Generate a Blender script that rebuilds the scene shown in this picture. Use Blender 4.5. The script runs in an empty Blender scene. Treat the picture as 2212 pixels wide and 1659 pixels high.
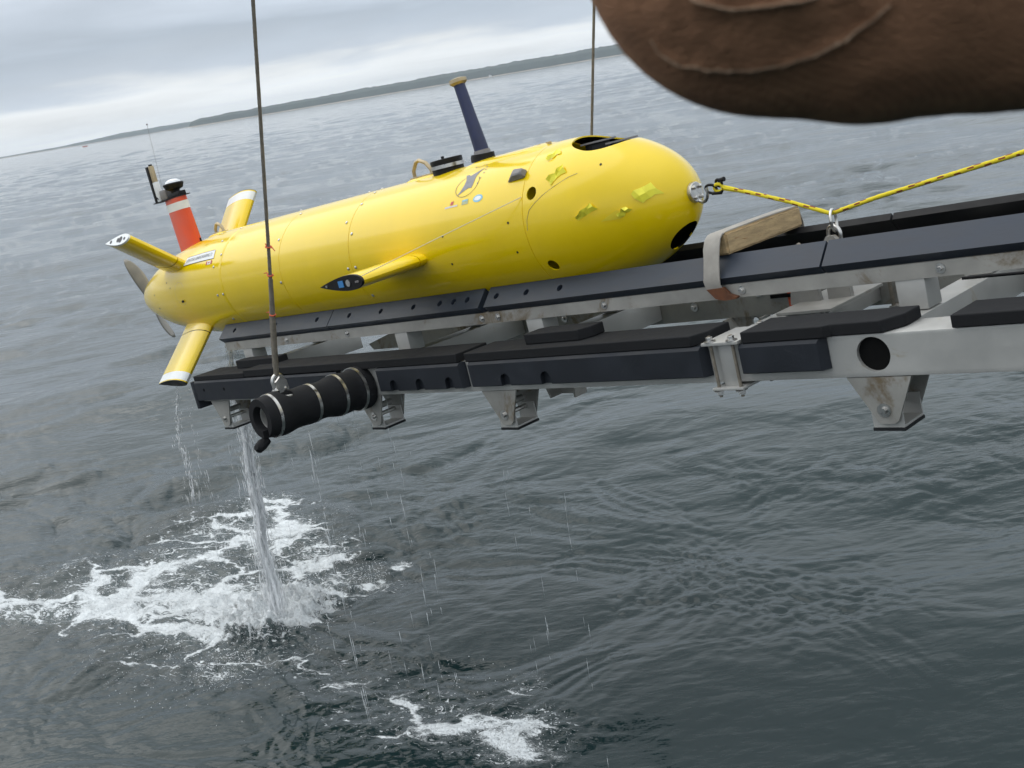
import bpy, bmesh, math, random
import numpy as np
from mathutils import Vector, Matrix, noise
random.seed(7); rng = np.random.default_rng(11)
S = bpy.context.scene
COL = S.collection
H = 3.35                                   # camera height above the water, metres

# ---------------------------------------------------------------- camera
ROLL, PITCH = math.radians(9.537), math.radians(15.465)
up_c = Vector((-math.sin(ROLL)*math.cos(PITCH), math.cos(ROLL)*math.cos(PITCH), math.sin(PITCH)))
fw_c = Vector((0, 0, -1)); fw_c = (fw_c - fw_c.dot(up_c)*up_c).normalized()
rt_c = fw_c.cross(up_c)
CAM3 = Matrix((rt_c, fw_c, up_c))          # camera axes -> world
cam = bpy.data.cameras.new('camera'); camo = bpy.data.objects.new('camera', cam); COL.objects.link(camo)
camo.matrix_world = Matrix.Translation((0, 0, H)) @ CAM3.to_4x4()
cam.sensor_width = 36; cam.lens = 2400/2212*36
cam.clip_start = .05; cam.clip_end = 60000
cam.dof.use_dof = True; cam.dof.focus_distance = 6.3; cam.dof.aperture_fstop = 13
S.camera = camo

# ---------------------------------------------------------------- sky, sun, exposure
W = bpy.data.worlds.new('World'); S.world = W; W.use_nodes = True
SUN_EL, SUN_AZ = math.radians(48), math.radians(-55)   # azimuth from straight ahead, to the left
def world():
    nt = W.node_tree; nt.nodes.clear(); N = nt.nodes; L = nt.links
    out = N.new('ShaderNodeOutputWorld'); bg = N.new('ShaderNodeBackground'); bg.inputs['Strength'].default_value = .1
    sky = N.new('ShaderNodeTexSky'); sky.sky_type = 'NISHITA'; sky.sun_disc = False
    sky.sun_elevation = SUN_EL; sky.sun_rotation = SUN_AZ; sky.dust_density = 3.0; sky.air_density = 1.2
    tc = N.new('ShaderNodeTexCoord'); sep = N.new('ShaderNodeSeparateXYZ'); L.new(tc.outputs['Generated'], sep.inputs[0])
    def M(op, a, b=None, c=None, clamp=False):
        n = N.new('ShaderNodeMath'); n.operation = op; n.use_clamp = clamp
        for i, v in enumerate((a, b, c)):
            if v is None: continue
            if isinstance(v, (int, float)): n.inputs[i].default_value = v
            else: L.new(v, n.inputs[i])
        return n.outputs[0]
    zz = M('MAXIMUM', sep.outputs[2], 0.0); den = M('ADD', zz, .06)
    cx = M('DIVIDE', sep.outputs[0], den); cy = M('DIVIDE', sep.outputs[1], den)
    cmb = N.new('ShaderNodeCombineXYZ'); L.new(cx, cmb.inputs[0]); L.new(cy, cmb.inputs[1])
    n1 = N.new('ShaderNodeTexNoise'); n1.inputs['Scale'].default_value = .42; n1.inputs['Detail'].default_value = 5; n1.inputs['Roughness'].default_value = .5
    n1.inputs['Distortion'].default_value = .35
    mp = N.new('ShaderNodeMapping'); mp.inputs['Location'].default_value = (3.7, 1.3, 0); L.new(cmb.outputs[0], mp.inputs[0]); L.new(mp.outputs[0], n1.inputs['Vector'])
    n2 = N.new('ShaderNodeTexNoise'); n2.inputs['Scale'].default_value = 9; n2.inputs['Detail'].default_value = 4
    sc2 = N.new('ShaderNodeMapping'); sc2.inputs['Scale'].default_value = (1, 1, 5); L.new(tc.outputs['Generated'], sc2.inputs[0]); L.new(sc2.outputs[0], n2.inputs['Vector'])
    # elevation, wobbled by cloud noise so that the bands have ragged edges
    wob = M('ADD', M('MULTIPLY', M('SUBTRACT', n1.outputs[0], .5), .075), M('MULTIPLY', M('SUBTRACT', n2.outputs[0], .5), .03))
    el = M('ADD', zz, M('MULTIPLY', wob, M('MINIMUM', M('MULTIPLY', zz, 30), 1)))
    ramp = N.new('ShaderNodeValToRGB'); L.new(el, ramp.inputs[0]); e = ramp.color_ramp.elements
    stops = [(0, (1.12, 1.15, 1.16)), (.028, (1.05, 1.09, 1.11)), (.044, (.62, .70, .80)), (.070, (.50, .58, .68)), (.105, (.66, .74, .85)), (.15, (.82, .90, 1.0)), (.30, (1.08, 1.15, 1.20)), (.6, (1.06, 1.13, 1.18)), (.8, (1.35, 1.43, 1.5)), (1, (1.9, 1.97, 2.04))]
    e[0].position = 0; e[0].color = stops[0][1] + (1,); e[1].position = 1; e[1].color = stops[-1][1] + (1,)
    for p, c in stops[1:-1]: q = e.new(p); q.color = c + (1,)
    br = M('ADD', .66, M('MULTIPLY', n1.outputs[0], .68))
    vm = N.new('ShaderNodeVectorMath'); vm.operation = 'SCALE'; L.new(ramp.outputs[0], vm.inputs[0]); L.new(M('MULTIPLY', br, 9.3), vm.inputs['Scale'])
    mx = N.new('ShaderNodeMix'); mx.data_type = 'RGBA'; mx.inputs[0].default_value = .93
    L.new(sky.outputs[0], mx.inputs[6]); L.new(vm.outputs[0], mx.inputs[7])
    L.new(mx.outputs[2], bg.inputs[0]); L.new(bg.outputs[0], out.inputs[0])
world()
sun = bpy.data.lights.new('sun', 'SUN'); suno = bpy.data.objects.new('sun', sun); COL.objects.link(suno)
sun.energy = 1.1; sun.angle = math.radians(70); sun.color = (1, .96, .9)
sd = Vector((math.sin(SUN_AZ)*math.cos(SUN_EL), math.cos(SUN_AZ)*math.cos(SUN_EL), math.sin(SUN_EL)))
suno.rotation_euler = sd.to_track_quat('Z', 'Y').to_euler(); suno.location = sd*50
V = S.view_settings; V.view_transform = 'Standard'; V.look = 'None'; V.exposure = 0.08; V.gamma = 1; V.use_curve_mapping = False
S.render.engine = 'CYCLES'; S.cycles.use_denoising = True; S.cycles.max_bounces = 10; S.cycles.glossy_bounces = 3; S.cycles.diffuse_bounces = 6
S.cycles.transmission_bounces = 8; S.cycles.transparent_max_bounces = 24; S.cycles.volume_bounces = 0; S.cycles.caustics_reflective = False; S.cycles.caustics_refractive = False
S.cycles.sample_clamp_indirect = 4

# ---------------------------------------------------------------- materials
def mat(name, col, rough=.5, metal=0, spec=.5, bump=None, var=None, coat=0, grime=None, trans=0, aniso=None):
    m = bpy.data.materials.new(name); m.use_nodes = True; nt = m.node_tree; N = nt.nodes; L = nt.links
    b = N['Principled BSDF']; b.inputs['Base Color'].default_value = (*col, 1); b.inputs['Roughness'].default_value = rough
    b.inputs['Metallic'].default_value = metal; b.inputs['Specular IOR Level'].default_value = spec; b.inputs['Coat Weight'].default_value = coat
    b.inputs['Coat Roughness'].default_value = .08; b.inputs['Transmission Weight'].default_value = trans
    tc = N.new('ShaderNodeTexCoord')
    src = tc.outputs['Object']
    if aniso:
        mp = N.new('ShaderNodeMapping'); mp.inputs['Scale'].default_value = aniso; L.new(src, mp.inputs[0]); src = mp.outputs[0]
    if var:                                     # (scale, amount): mottled colour
        n = N.new('ShaderNodeTexNoise'); n.inputs['Scale'].default_value = var[0]; n.inputs['Detail'].default_value = 6; n.inputs['Roughness'].default_value = .65
        L.new(src, n.inputs['Vector'])
        r = N.new('ShaderNodeMapRange'); r.inputs[1].default_value = .3; r.inputs[2].default_value = .7; r.inputs[3].default_value = 1-var[1]; r.inputs[4].default_value = 1+var[1]
        L.new(n.outputs[0], r.inputs[0])
        v = N.new('ShaderNodeVectorMath'); v.operation = 'SCALE'; v.inputs[0].default_value = col; L.new(r.outputs[0], v.inputs['Scale'])
        last = v.outputs[0]
        rr = N.new('ShaderNodeMapRange'); rr.inputs[1].default_value = .3; rr.inputs[2].default_value = .7; rr.inputs[3].default_value = rough*.8; rr.inputs[4].default_value = min(1, rough*1.3)
        L.new(n.outputs[0], rr.inputs[0]); L.new(rr.outputs[0], b.inputs['Roughness'])
        if grime:                               # (scale, threshold, colour): stains with a shape of their own
            g = N.new('ShaderNodeTexNoise'); g.inputs['Scale'].default_value = grime[0]; g.inputs['Detail'].default_value = 8; g.inputs['Roughness'].default_value = .7; g.inputs['Distortion'].default_value = .6
            L.new(src, g.inputs['Vector'])
            gr = N.new('ShaderNodeMapRange'); gr.interpolation_type = 'SMOOTHSTEP'; gr.inputs[1].default_value = grime[1]; gr.inputs[2].default_value = grime[1]+.13; L.new(g.outputs[0], gr.inputs[0])
            mx = N.new('ShaderNodeMix'); mx.data_type = 'RGBA'; L.new(gr.outputs[0], mx.inputs[0]); L.new(last, mx.inputs[6]); mx.inputs[7].default_value = (*grime[2], 1)
            last = mx.outputs[2]
        L.new(last, b.inputs['Base Color'])
    if bump:                                    # (scale, strength, distance)
        n = N.new('ShaderNodeTexNoise'); n.inputs['Scale'].default_value = bump[0]; n.inputs['Detail'].default_value = 5; L.new(src, n.inputs['Vector'])
        bp = N.new('ShaderNodeBump'); bp.inputs['Strength'].default_value = bump[1]; bp.inputs['Distance'].default_value = bump[2]
        L.new(n.outputs[0], bp.inputs['Height']); L.new(bp.outputs[0], b.inputs['Normal'])
    return m
YEL = (.80, .565, .0005)
MT = dict(
    yellow=mat('yellow_gelcoat', YEL, .17, spec=.42, var=(2.0, .035), bump=(2, .04, .01), coat=.25, aniso=(2.2, 1.2, 1.2), grime=(7, .70, (.62, .43, .02))),
    yellow_fin=mat('yellow_fin_paint', (.80, .57, .001), .2, var=(5, .05), coat=.3),
    black=mat('black_rubber', (.011, .012, .014), .7, spec=.3, var=(9, .25), bump=(160, .3, .002)),
    dark=mat('dark_plastic', (.010, .010, .011), .5, spec=.22, var=(12, .2)),
    hollow=mat('opening_shade', (.006, .006, .006), .8, spec=.1, var=(20, .2)),  # near-black for openings: their inner shade put into the colour
    white=mat('white_paint', (.72, .74, .75), .35, var=(9, .08)),
    ink=mat('black_ink', (.03, .03, .035), .5, var=(30, .1)),
    red=mat('red_ink', (.50, .06, .05), .45, var=(30, .1)),
    orange=mat('orange_paint', (.66, .068, .004), .35, var=(8, .08), coat=.2),
    tan=mat('tan_bronze', (.45, .36, .22), .4, metal=.35, var=(25, .2)),
    steel=mat('stainless_steel', (.55, .54, .52), .3, metal=1, var=(30, .2)),
    alu=mat('weathered_aluminium', (.36, .35, .325), .55, metal=.5, var=(5, .2), bump=(60, .12, .002), grime=(3.2, .53, (.20, .155, .10))),
    alu_clean=mat('clean_aluminium', (.47, .465, .445), .5, metal=.5, var=(5, .1), bump=(60, .12, .002), grime=(3.4, .60, (.36, .30, .20))),
    runner=mat('blue_grey_plastic_runner', (.027, .035, .050), .42, spec=.3, var=(4, .22), bump=(30, .1, .003), aniso=(1, 3, 3), grime=(6, .66, (.025, .027, .03))),
    pad=mat('black_foam_pad', (.014, .0145, .016), .85, spec=.2, var=(7, .25), bump=(220, .35, .002), grime=(6, .62, (.032, .033, .035))),
    sidepad=mat('charcoal_rubber_fender', (.015, .018, .024), .55, spec=.3, var=(5, .3), bump=(120, .2, .002), grime=(7, .60, (.040, .044, .050))),
    blue=mat('navy_fabric_tube', (.02, .028, .085), .45, var=(14, .25)),
    grey_print=mat('grey_print', (.20, .20, .215), .5, var=(70, .45)),
    sky_print=mat('blue_print', (.22, .50, .62), .4, var=(60, .2)),
    sage_print=mat('sage_print', (.42, .45, .24), .4, var=(60, .2)),
    lilac_print=mat('lilac_print', (.62, .58, .55), .4, var=(60, .15)),
    tape=mat('yellow_tape', (.88, .80, .05), .45, var=(20, .1)),
    wire=mat('greased_wire_rope', (.20, .175, .14), .6, metal=.2, var=(40, .35)),
    webbing=mat('grey_webbing', (.34, .32, .29), .9, spec=.2, var=(14, .16), bump=(350, .5, .002)),
    wood=mat('weathered_timber', (.40, .29, .16), .8, spec=.2, var=(9, .3), bump=(40, .4, .004), aniso=(6, 1, 6), grime=(14, .60, (.20, .085, .03))),
    rust=mat('rusty_iron', (.11, .04, .016), .8, var=(25, .5), bump=(60, .4, .003)),
    rope=mat('yellow_rope', (.70, .57, .03), .7, spec=.2, var=(80, .15)),
    fleck=mat('red_rope_fleck', (.22, .05, .03), .7, spec=.2, var=(80, .2)),
    twine=mat('orange_twine', (.62, .12, .05), .8, var=(50, .2)),
    string=mat('pale_twine', (.75, .66, .42), .8, var=(60, .1)),
    bronze=mat('grey_bronze_blade', (.33, .31, .28), .45, metal=.4, var=(8, .2)),
    canvas=mat('brown_duck_canvas', (.27, .142, .082), .92, spec=.15, var=(22, .3), bump=(300, .7, .004), aniso=(1, 1, 3), grime=(30, .66, (.20, .11, .065))),
    seam=mat('worn_seam', (.30, .21, .145), .95, spec=.1, var=(40, .35), bump=(200, .6, .004)),
    glass=mat('clear_dome', (.8, .82, .84), .08, spec=.8, var=(5, .02)),
    cover=mat('grey_housing', (.20, .19, .19), .5, var=(18, .2)),
    sage_beach=mat('shore_rock', (.30, .24, .19), .9, var=(.01, .25)),
    forest=mat('forest_canopy', (.026, .038, .026), .9, spec=.1, var=(.02, .35)),
    copper=mat('red_hull_paint', (.50, .08, .03), .5, var=(1, .1)),
)

def ribs(m, direction, spacing, amount):            # fine parallel ribs woven into cloth
    nt = m.node_tree; N = nt.nodes; L = nt.links; b = N['Principled BSDF']; tc = N.new('ShaderNodeTexCoord'); vr = N.new('ShaderNodeVectorMath'); vr.operation = 'DOT_PRODUCT'; vr.inputs[1].default_value = direction
    n = N.new('ShaderNodeTexNoise'); n.inputs['Scale'].default_value = 30; n.inputs['Detail'].default_value = 4; L.new(tc.outputs['Object'], n.inputs['Vector']); L.new(tc.outputs['Object'], vr.inputs[0])
    a = N.new('ShaderNodeMath'); a.operation = 'MULTIPLY_ADD'; L.new(n.outputs[0], a.inputs[0]); a.inputs[1].default_value = spacing*1.6; L.new(vr.outputs['Value'], a.inputs[2])
    s_ = N.new('ShaderNodeMath'); s_.operation = 'MULTIPLY'; L.new(a.outputs[0], s_.inputs[0]); s_.inputs[1].default_value = 2*math.pi/spacing; si = N.new('ShaderNodeMath'); si.operation = 'SINE'; L.new(s_.outputs[0], si.inputs[0])
    k = N.new('ShaderNodeMath'); k.operation = 'MULTIPLY_ADD'; L.new(si.outputs[0], k.inputs[0]); k.inputs[1].default_value = amount; k.inputs[2].default_value = 1
    old = b.inputs['Base Color'].links[0].from_socket; v = N.new('ShaderNodeVectorMath'); v.operation = 'SCALE'; L.new(old, v.inputs[0]); L.new(k.outputs[0], v.inputs['Scale']); L.new(v.outputs[0], b.inputs['Base Color'])
ribs(MT['canvas'], tuple(CAM3 @ Vector((.22, .97, 0))), .0019, .09)

# ---------------------------------------------------------------- mesh helpers
def link(name, me, m, parent=None, smooth=None):
    o = bpy.data.objects.new(name, me); COL.objects.link(o)
    if m is not None:
        for q in (m if isinstance(m, (list, tuple)) else [m]): me.materials.append(MT[q] if isinstance(q, str) else q)
    if parent is not None: o.parent = parent
    if smooth is not None:
        me.polygons.foreach_set('use_smooth', [True]*len(me.polygons))
        if smooth < 3: me.set_sharp_from_angle(angle=smooth)
    return o
class MB:
    def __init__(s): s.v = []; s.f = []; s.mi = []
    def add(s, vs, fs, mi=0):
        o = len(s.v); s.v += [tuple(q) for q in vs]; s.f += [tuple(i+o for i in f) for f in fs]; s.mi += [mi]*len(fs); return s
    def box(s, lo, hi, mi=0, ch=0):
        x0, y0, z0 = lo; x1, y1, z1 = hi
        if ch <= 0:
            return s.add([(x0,y0,z0),(x1,y0,z0),(x1,y1,z0),(x0,y1,z0),(x0,y0,z1),(x1,y0,z1),(x1,y1,z1),(x0,y1,z1)],
                         [(0,3,2,1),(4,5,6,7),(0,1,5,4),(1,2,6,5),(2,3,7,6),(3,0,4,7)], mi)
        bm = bmesh.new(); bmesh.ops.create_cube(bm, size=1)
        for v in bm.verts: v.co = Vector(((x0+x1)/2+v.co.x*(x1-x0), (y0+y1)/2+v.co.y*(y1-y0), (z0+z1)/2+v.co.z*(z1-z0)))
        bmesh.ops.bevel(bm, geom=list(bm.edges), offset=ch, segments=2, profile=.6, affect='EDGES')
        return s.bm(bm, mi)
    def bm(s, bm, mi=0):
        bm.verts.index_update()
        s.add([v.co for v in bm.verts], [[v.index for v in f.verts] for f in bm.faces], mi); bm.free(); return s
    def prism(s, prof, lo, hi, axis='x', mi=0):     # closed profile swept along an axis
        n = len(prof)
        def P(a, p):
            return (a, p[0], p[1]) if axis == 'x' else ((p[0], a, p[1]) if axis == 'y' else (p[0], p[1], a))
        vs = [P(lo, p) for p in prof]+[P(hi, p) for p in prof]
        fs = [(i, (i+1) % n, n+(i+1) % n, n+i) for i in range(n)]+[tuple(range(n-1, -1, -1)), tuple(range(n, 2*n))]
        return s.add(vs, fs, mi)
    def lathe(s, prof, n=48, axis='x', c=(0, 0, 0), mi=0, closed=False):   # prof: (a, r) along the axis
        vs = []; fs = []; m = len(prof)
        for a, r in prof:
            for k in range(n):
                t = 2*math.pi*k/n; p, q = r*math.cos(t), r*math.sin(t)
                v = {'x': (a, p, q), 'y': (q, a, p), 'z': (p, q, a)}[axis]
                vs.append((v[0]+c[0], v[1]+c[1], v[2]+c[2]))
        for i in range(m-1 if not closed else m):
            j = (i+1) % m
            for k in range(n):
                k2 = (k+1) % n; fs.append((i*n+k, j*n+k, j*n+k2, i*n+k2))
        if not closed: fs += [tuple(range(n)), tuple(range((m-1)*n+n-1, (m-1)*n-1, -1))]
        return s.add(vs, fs, mi)
    def tube(s, pts, r, n=8, mi=0, cap=True, flat=None):
        pts = [Vector(p) for p in pts]; R = r if isinstance(r, (list, tuple)) else [r]*len(pts)
        t0 = (pts[1]-pts[0]).normalized(); a = Vector((0, 0, 1)) if abs(t0.z) < .9 else Vector((1, 0, 0)); u = t0.cross(a).normalized()
        vs = []; m = len(pts)
        for i, p in enumerate(pts):
            t = (pts[min(i+1, m-1)]-pts[max(i-1, 0)]).normalized(); u = (u-u.dot(t)*t).normalized(); w = t.cross(u)
            for k in range(n):
                q = 2*math.pi*k/n; vs.append(p+R[i]*(math.cos(q)*u+math.sin(q)*w))
        fs = [(i*n+k, i*n+(k+1) % n, (i+1)*n+(k+1) % n, (i+1)*n+k) for i in range(m-1) for k in range(n)]
        if cap: fs += [tuple(range(n-1, -1, -1)), tuple(range((m-1)*n, m*n))]
        return s.add(vs, fs, mi)
    def cyl(s, p, q, r, n=16, mi=0, ch=0):
        p, q = Vector(p), Vector(q); d = (q-p).normalized()
        if ch: return s.tube([p, p+d*1e-4, p+d*ch, q-d*ch, q-d*1e-4, q], [r-ch, r-ch, r, r, r-ch, r-ch], n, mi)
        return s.tube([p, q], r, n, mi)
    def torus(s, c, R, r, normal, n=24, m=8, mi=0, arc=(0, 2*math.pi), squash=1):
        nz = Vector(normal).normalized(); a = Vector((0, 0, 1)) if abs(nz.z) < .9 else Vector((1, 0, 0)); u = nz.cross(a).normalized(); w = nz.cross(u)
        full = abs(arc[1]-arc[0]-2*math.pi) < 1e-6; k = n+1
        pts = [Vector(c)+R*(math.cos(arc[0]+(arc[1]-arc[0])*i/n)*u+squash*math.sin(arc[0]+(arc[1]-arc[0])*i/n)*w) for i in range(k)]
        return s.tube(pts, r, m, mi, cap=not full)
    def mesh(s, name):
        me = bpy.data.meshes.new(name); me.from_pydata(s.v, [], s.f)
        if any(s.mi): me.polygons.foreach_set('material_index', s.mi)
        bm = bmesh.new(); bm.from_mesh(me); bmesh.ops.recalc_face_normals(bm, faces=bm.faces); bm.to_mesh(me); bm.free(); me.update(); return me
    def build(s, name, m, parent=None, smooth=.6): return link(name, s.mesh(name), m, parent, smooth)
def tag(o, label=None, cat=None, group=None, kind=None):
    for k, v in (('label', label), ('category', cat), ('group', group), ('kind', kind)):
        if v: o[k] = v
    return o
def empty(name, mtx, label, cat, group=None):
    o = bpy.data.objects.new(name, None); COL.objects.link(o); o.matrix_world = mtx; o.empty_display_size = .1
    return tag(o, label, cat, group)
def boolean(o, cutter_mb, smooth=.6):
    c = bpy.data.objects.new('cutter', cutter_mb.mesh('cutter')); COL.objects.link(c); c.matrix_world = o.matrix_world
    p = o.parent; o.parent = None; o.matrix_world = Matrix(); c.matrix_world = Matrix()
    md = o.modifiers.new('cut', 'BOOLEAN'); md.operation = 'DIFFERENCE'; md.object = c; md.solver = 'EXACT'; md.use_self = True
    dg = bpy.context.evaluated_depsgraph_get(); me = bpy.data.meshes.new_from_object(o.evaluated_get(dg)); o.modifiers.clear()
    old = o.data; o.data = me; bpy.data.meshes.remove(old); bpy.data.objects.remove(c, do_unlink=True); o.parent = p
    me.polygons.foreach_set('use_smooth', [True]*len(me.polygons)); me.set_sharp_from_angle(angle=smooth)
    return o

# ---------------------------------------------------------------- the cradle's frame (tail end hangs 6.7 degrees low)
eX = Vector((.67086743, -.73246259, .11591137)); eY = Vector((.73743321, .67542006, 0)); eZ = eX.cross(eY).normalized()
C0 = Vector((2.875, -3.8, .266))                                   # the camera seen in cradle coordinates
R3 = Matrix((eX, eY, eZ)).transposed()
FR = Matrix.Translation(Vector((0, 0, H)) - R3 @ C0) @ R3.to_4x4() # cradle -> world; origin on the hull axis at the nose
def fw(p): return FR @ Vector(p)

# ---------------------------------------------------------------- the sea
def wave_tile(n, size, lmin, lmax, wdir, rms, seed, power=3.2, spread=1.6, iso=.15):
    g = np.random.default_rng(seed); k1 = np.fft.fftfreq(n, size/n)*2*np.pi; kx, ky = np.meshgrid(k1, k1); k = np.hypot(kx, ky); k[0, 0] = 1
    a = k**(-power/1.0)*((k < 2*np.pi/lmin) & (k > 2*np.pi/lmax)); a = a*np.exp(-(2*np.pi/k/lmax)**4)
    c = (kx*math.cos(wdir)+ky*math.sin(wdir))/k; a = a*(iso+np.abs(c)**(2*spread))
    hk = a*(g.normal(size=(n, n))+1j*g.normal(size=(n, n)))
    h = np.fft.ifft2(hk).real; sdev = h.std(); dx = np.fft.ifft2(1j*kx/k*hk).real; dy = np.fft.ifft2(1j*ky/k*hk).real
    return [np.float64(q*rms/sdev) for q in (h, dx, dy)], size, n
def sample(t, x, y):
    arrs, size, n = t; fx = (x/size) % 1*n; fy = (y/size) % 1*n; i = fx.astype(int) % n; j = fy.astype(int) % n; u = fx-np.floor(fx); v = fy-np.floor(fy); i2 = (i+1) % n; j2 = (j+1) % n
    return [a[j, i]*(1-u)*(1-v)+a[j, i2]*u*(1-v)+a[j2, i]*(1-u)*v+a[j2, i2]*u*v for a in arrs]
IMPACT = np.array([-1.90, 7.21])
FOAM = [
    (-1.9, 6.45, 1.2, .45, .27), (-.75, 5.4, .9, .4, .28), (-1.35, 7.4, .6, .35, .25), (-.3, 5.1, .45, .35, .30), (-2.45, 7.15, .8, .3, .55),
    (-3.0, 8.0, 1.5, .75, .52), (-2.5, 8.9, 1.0, .75, .44), (-3.9, 8.0, .9, .28, .6), (-3.3, 7.82, .7, .2, .8), (-2.3, 7.55, .75, .42, .85), (-2.6, 6.85, 1.0, .5, .26),  # x, y, radius along, radius across, strength: where falling water has churned the surface
    (-1.90, 7.21, .42, .38, 1.25), (-2.15, 7.45, .55, .40, 1.0), (-2.7, 7.75, .8, .42, .72), (-3.35, 7.95, .6, .26, .66), (-3.75, 7.95, .5, .2, .66), (-4.3, 8.3, .5, .2, .4),
    (-2.9, 8.5, .7, .4, .5), (-2.55, 9.1, .6, .4, .5), (-2.1, 8.6, .45, .5, .62), (-2.35, 9.45, .38, .3, .55), (-1.75, 8.1, .34, .42, .62), (-1.62, 7.5, .28, .4, .62),
    (-1.27, 7.48, .17, .15, .6), (-1.05, 7.7, .14, .1, .35), (-2.15, 6.75, .8, .28, .36), (-2.12, 6.40, .28, .16, .5), (-2.7, 6.9, .5, .25, .28),
    (-.22, 5.2, .20, .22, .40), (-.33, 5.02, .26, .2, .40), (-.62, 5.42, .34, .18, .33), (-.9, 5.62, .4, .2, .30), (-1.25, 5.9, .5, .3, .22), (-.2, 5.6, .18, .2, .32), (-.6, 5.2, .5, .3, .24)]
FA = math.atan2(.42, -1)                                            # the foam drifts this way
def foam_density(x, y):
    d = np.zeros_like(x)
    for fx, fy, ra, rb, s in FOAM:
        a = (x-fx)*math.cos(FA)+(y-fy)*math.sin(FA); b = -(x-fx)*math.sin(FA)+(y-fy)*math.cos(FA)
        d = np.maximum(d, s*np.exp(-((a/ra)**2+(b/rb)**2)**1.15*1.05))
    return d
def sea():
    px = 1111.0; r = [1.2]
    while r[-1] < 6800:
        q = r[-1]; dr = 1.7*q*q/(H*px) if q > 4 else .05*q
        r.append(q+min(max(dr, .012), q*.014 if q > 60 else q*.03 if q > 4 else .3))
    r = np.array(r)
    dense = np.linspace(-34, 34, 700); side = np.concatenate([np.linspace(34, 326, 110)[1:-1]]); ang = np.radians(np.concatenate([dense, side])); n = len(ang)
    A, R = np.meshgrid(ang, r); X = R*np.sin(A); Y = R*np.cos(A)
    t1 = wave_tile(1024, 83.0, .8, 11, math.radians(80), .036, 3, 2.12, 1.4, .2)
    t2 = wave_tile(512, 19.7, .30, 2.4, math.radians(98), .0082, 5, 2.0, .6, .5)
    t3 = wave_tile(512, 5.3, .07, .45, math.radians(70), .0024, 8, 1.8, .35, .7)
    t0 = wave_tile(512, 61.0, .9, 14, 1.2, 1.0, 21, 1.7, .2, .8)      # patches of slick and ruffled water
    wx, wy = [.30*q/(1+(R/45)**2) for q in sample(t0, X*1.7+9, Y*1.7)[1:]]    # eddies left by the ship bend the ripples
    slick = sample(t0, X, Y)[0]; ruf = np.clip(.75+.75*slick, .22, 2.0)
    fade1 = 1/(1+(R/900)**2); fade2 = 1/(1+(R/160)**2); fade3 = 1/(1+(R/34)**3)
    churn = np.zeros_like(X)
    for cx, cy, ra in ((-1.7, 6.35, 1.1), (-.6, 5.5, 1.0), (-2.9, 6.9, .9), (-1.2, 7.4, .8), (.9, 6.6, .7), (1.6, 6.0, .6), (1.2, 8.6, .9)): churn = np.maximum(churn, np.exp(-((X-cx)**2+(Y-cy)**2)/ra**2))
    ruf = ruf+.9*churn
    Z = np.zeros_like(X); DX = np.zeros_like(X); DY = np.zeros_like(X)
    for t, fd, ch in ((t1, fade1*(.75+.4*np.clip(R/30, 0, 1)), .9), (t2, fade2*ruf*(1+1.1*np.clip((R-9)/16, 0, 1)), 1.25), (t3, fade3*(ruf+.8*churn), .9)):
        h, dx, dy = sample(t, X+(wx if t is not t1 else .5*wx), Y+(wy if t is not t1 else .5*wy)); Z += h*fd; DX += ch*dx*fd; DY += ch*dy*fd
    D = foam_density(X, Y)
    t4 = wave_tile(512, 2.9, .03, .35, 0, 1.0, 9, 1.6, .1, 1); rough = sample(t4, X, Y)[0]
    Z += np.clip(D, 0, 1.2)**1.3*rough*.017
    di = np.hypot(X-IMPACT[0], Y-IMPACT[1]); Z += .05*np.exp(-((di-.30)/.13)**2)*(1+.5*rough)-.03*np.exp(-(di/.18)**2)
    for cx, cy, w in ((.17, 5.02, .06), (.33, 5.75, .035)):    # rings where single drops fell
        q = np.hypot(X-cx, Y-cy); Z += .0016*np.cos(q*2*math.pi/w)*np.exp(-(q/.14)**2)
    X2 = X-DX; Y2 = Y-DY
    m = len(r); co = np.stack([X2, Y2, Z], -1).reshape(-1, 3); co = np.concatenate([co, [[0, 0, 0]]])
    i = np.arange(m-1)[:, None]; j = np.arange(n)[None, :]; j2 = (j+1) % n
    quads = np.stack([np.broadcast_to(q, (m-1, n)) for q in (i*n+j, i*n+j2, (i+1)*n+j2, (i+1)*n+j)], -1).reshape(-1, 4)[:, ::-1]
    tri = np.stack([np.full(n, m*n), np.arange(n), (np.arange(n)+1) % n], -1)[:, ::-1]
    me = bpy.data.meshes.new('sea'); nq, nt_ = len(quads), len(tri)
    me.vertices.add(len(co)); me.vertices.foreach_set('co', co.ravel())
    me.loops.add(nq*4+nt_*3); me.loops.foreach_set('vertex_index', np.concatenate([quads.ravel(), tri.ravel()]).astype(np.int32))
    me.polygons.add(nq+nt_); me.polygons.foreach_set('loop_start', np.concatenate([np.arange(nq)*4, nq*4+np.arange(nt_)*3]).astype(np.int32))
    me.polygons.foreach_set('use_smooth', np.ones(nq+nt_, bool)); me.update(calc_edges=True)
    at = me.attributes.new('foam', 'FLOAT', 'POINT'); at.data.foreach_set('value', np.concatenate([D.ravel(), [0]]).astype(np.float32))
    at = me.attributes.new('ruffle', 'FLOAT', 'POINT'); at.data.foreach_set('value', np.concatenate([ruf.ravel(), [1]]).astype(np.float32))
    me.validate()
    o = link('sea', me, sea_material()); tag(o, 'grey green choppy sea with white foam patches below the cradle', 'sea', kind='structure'); return o
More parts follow.
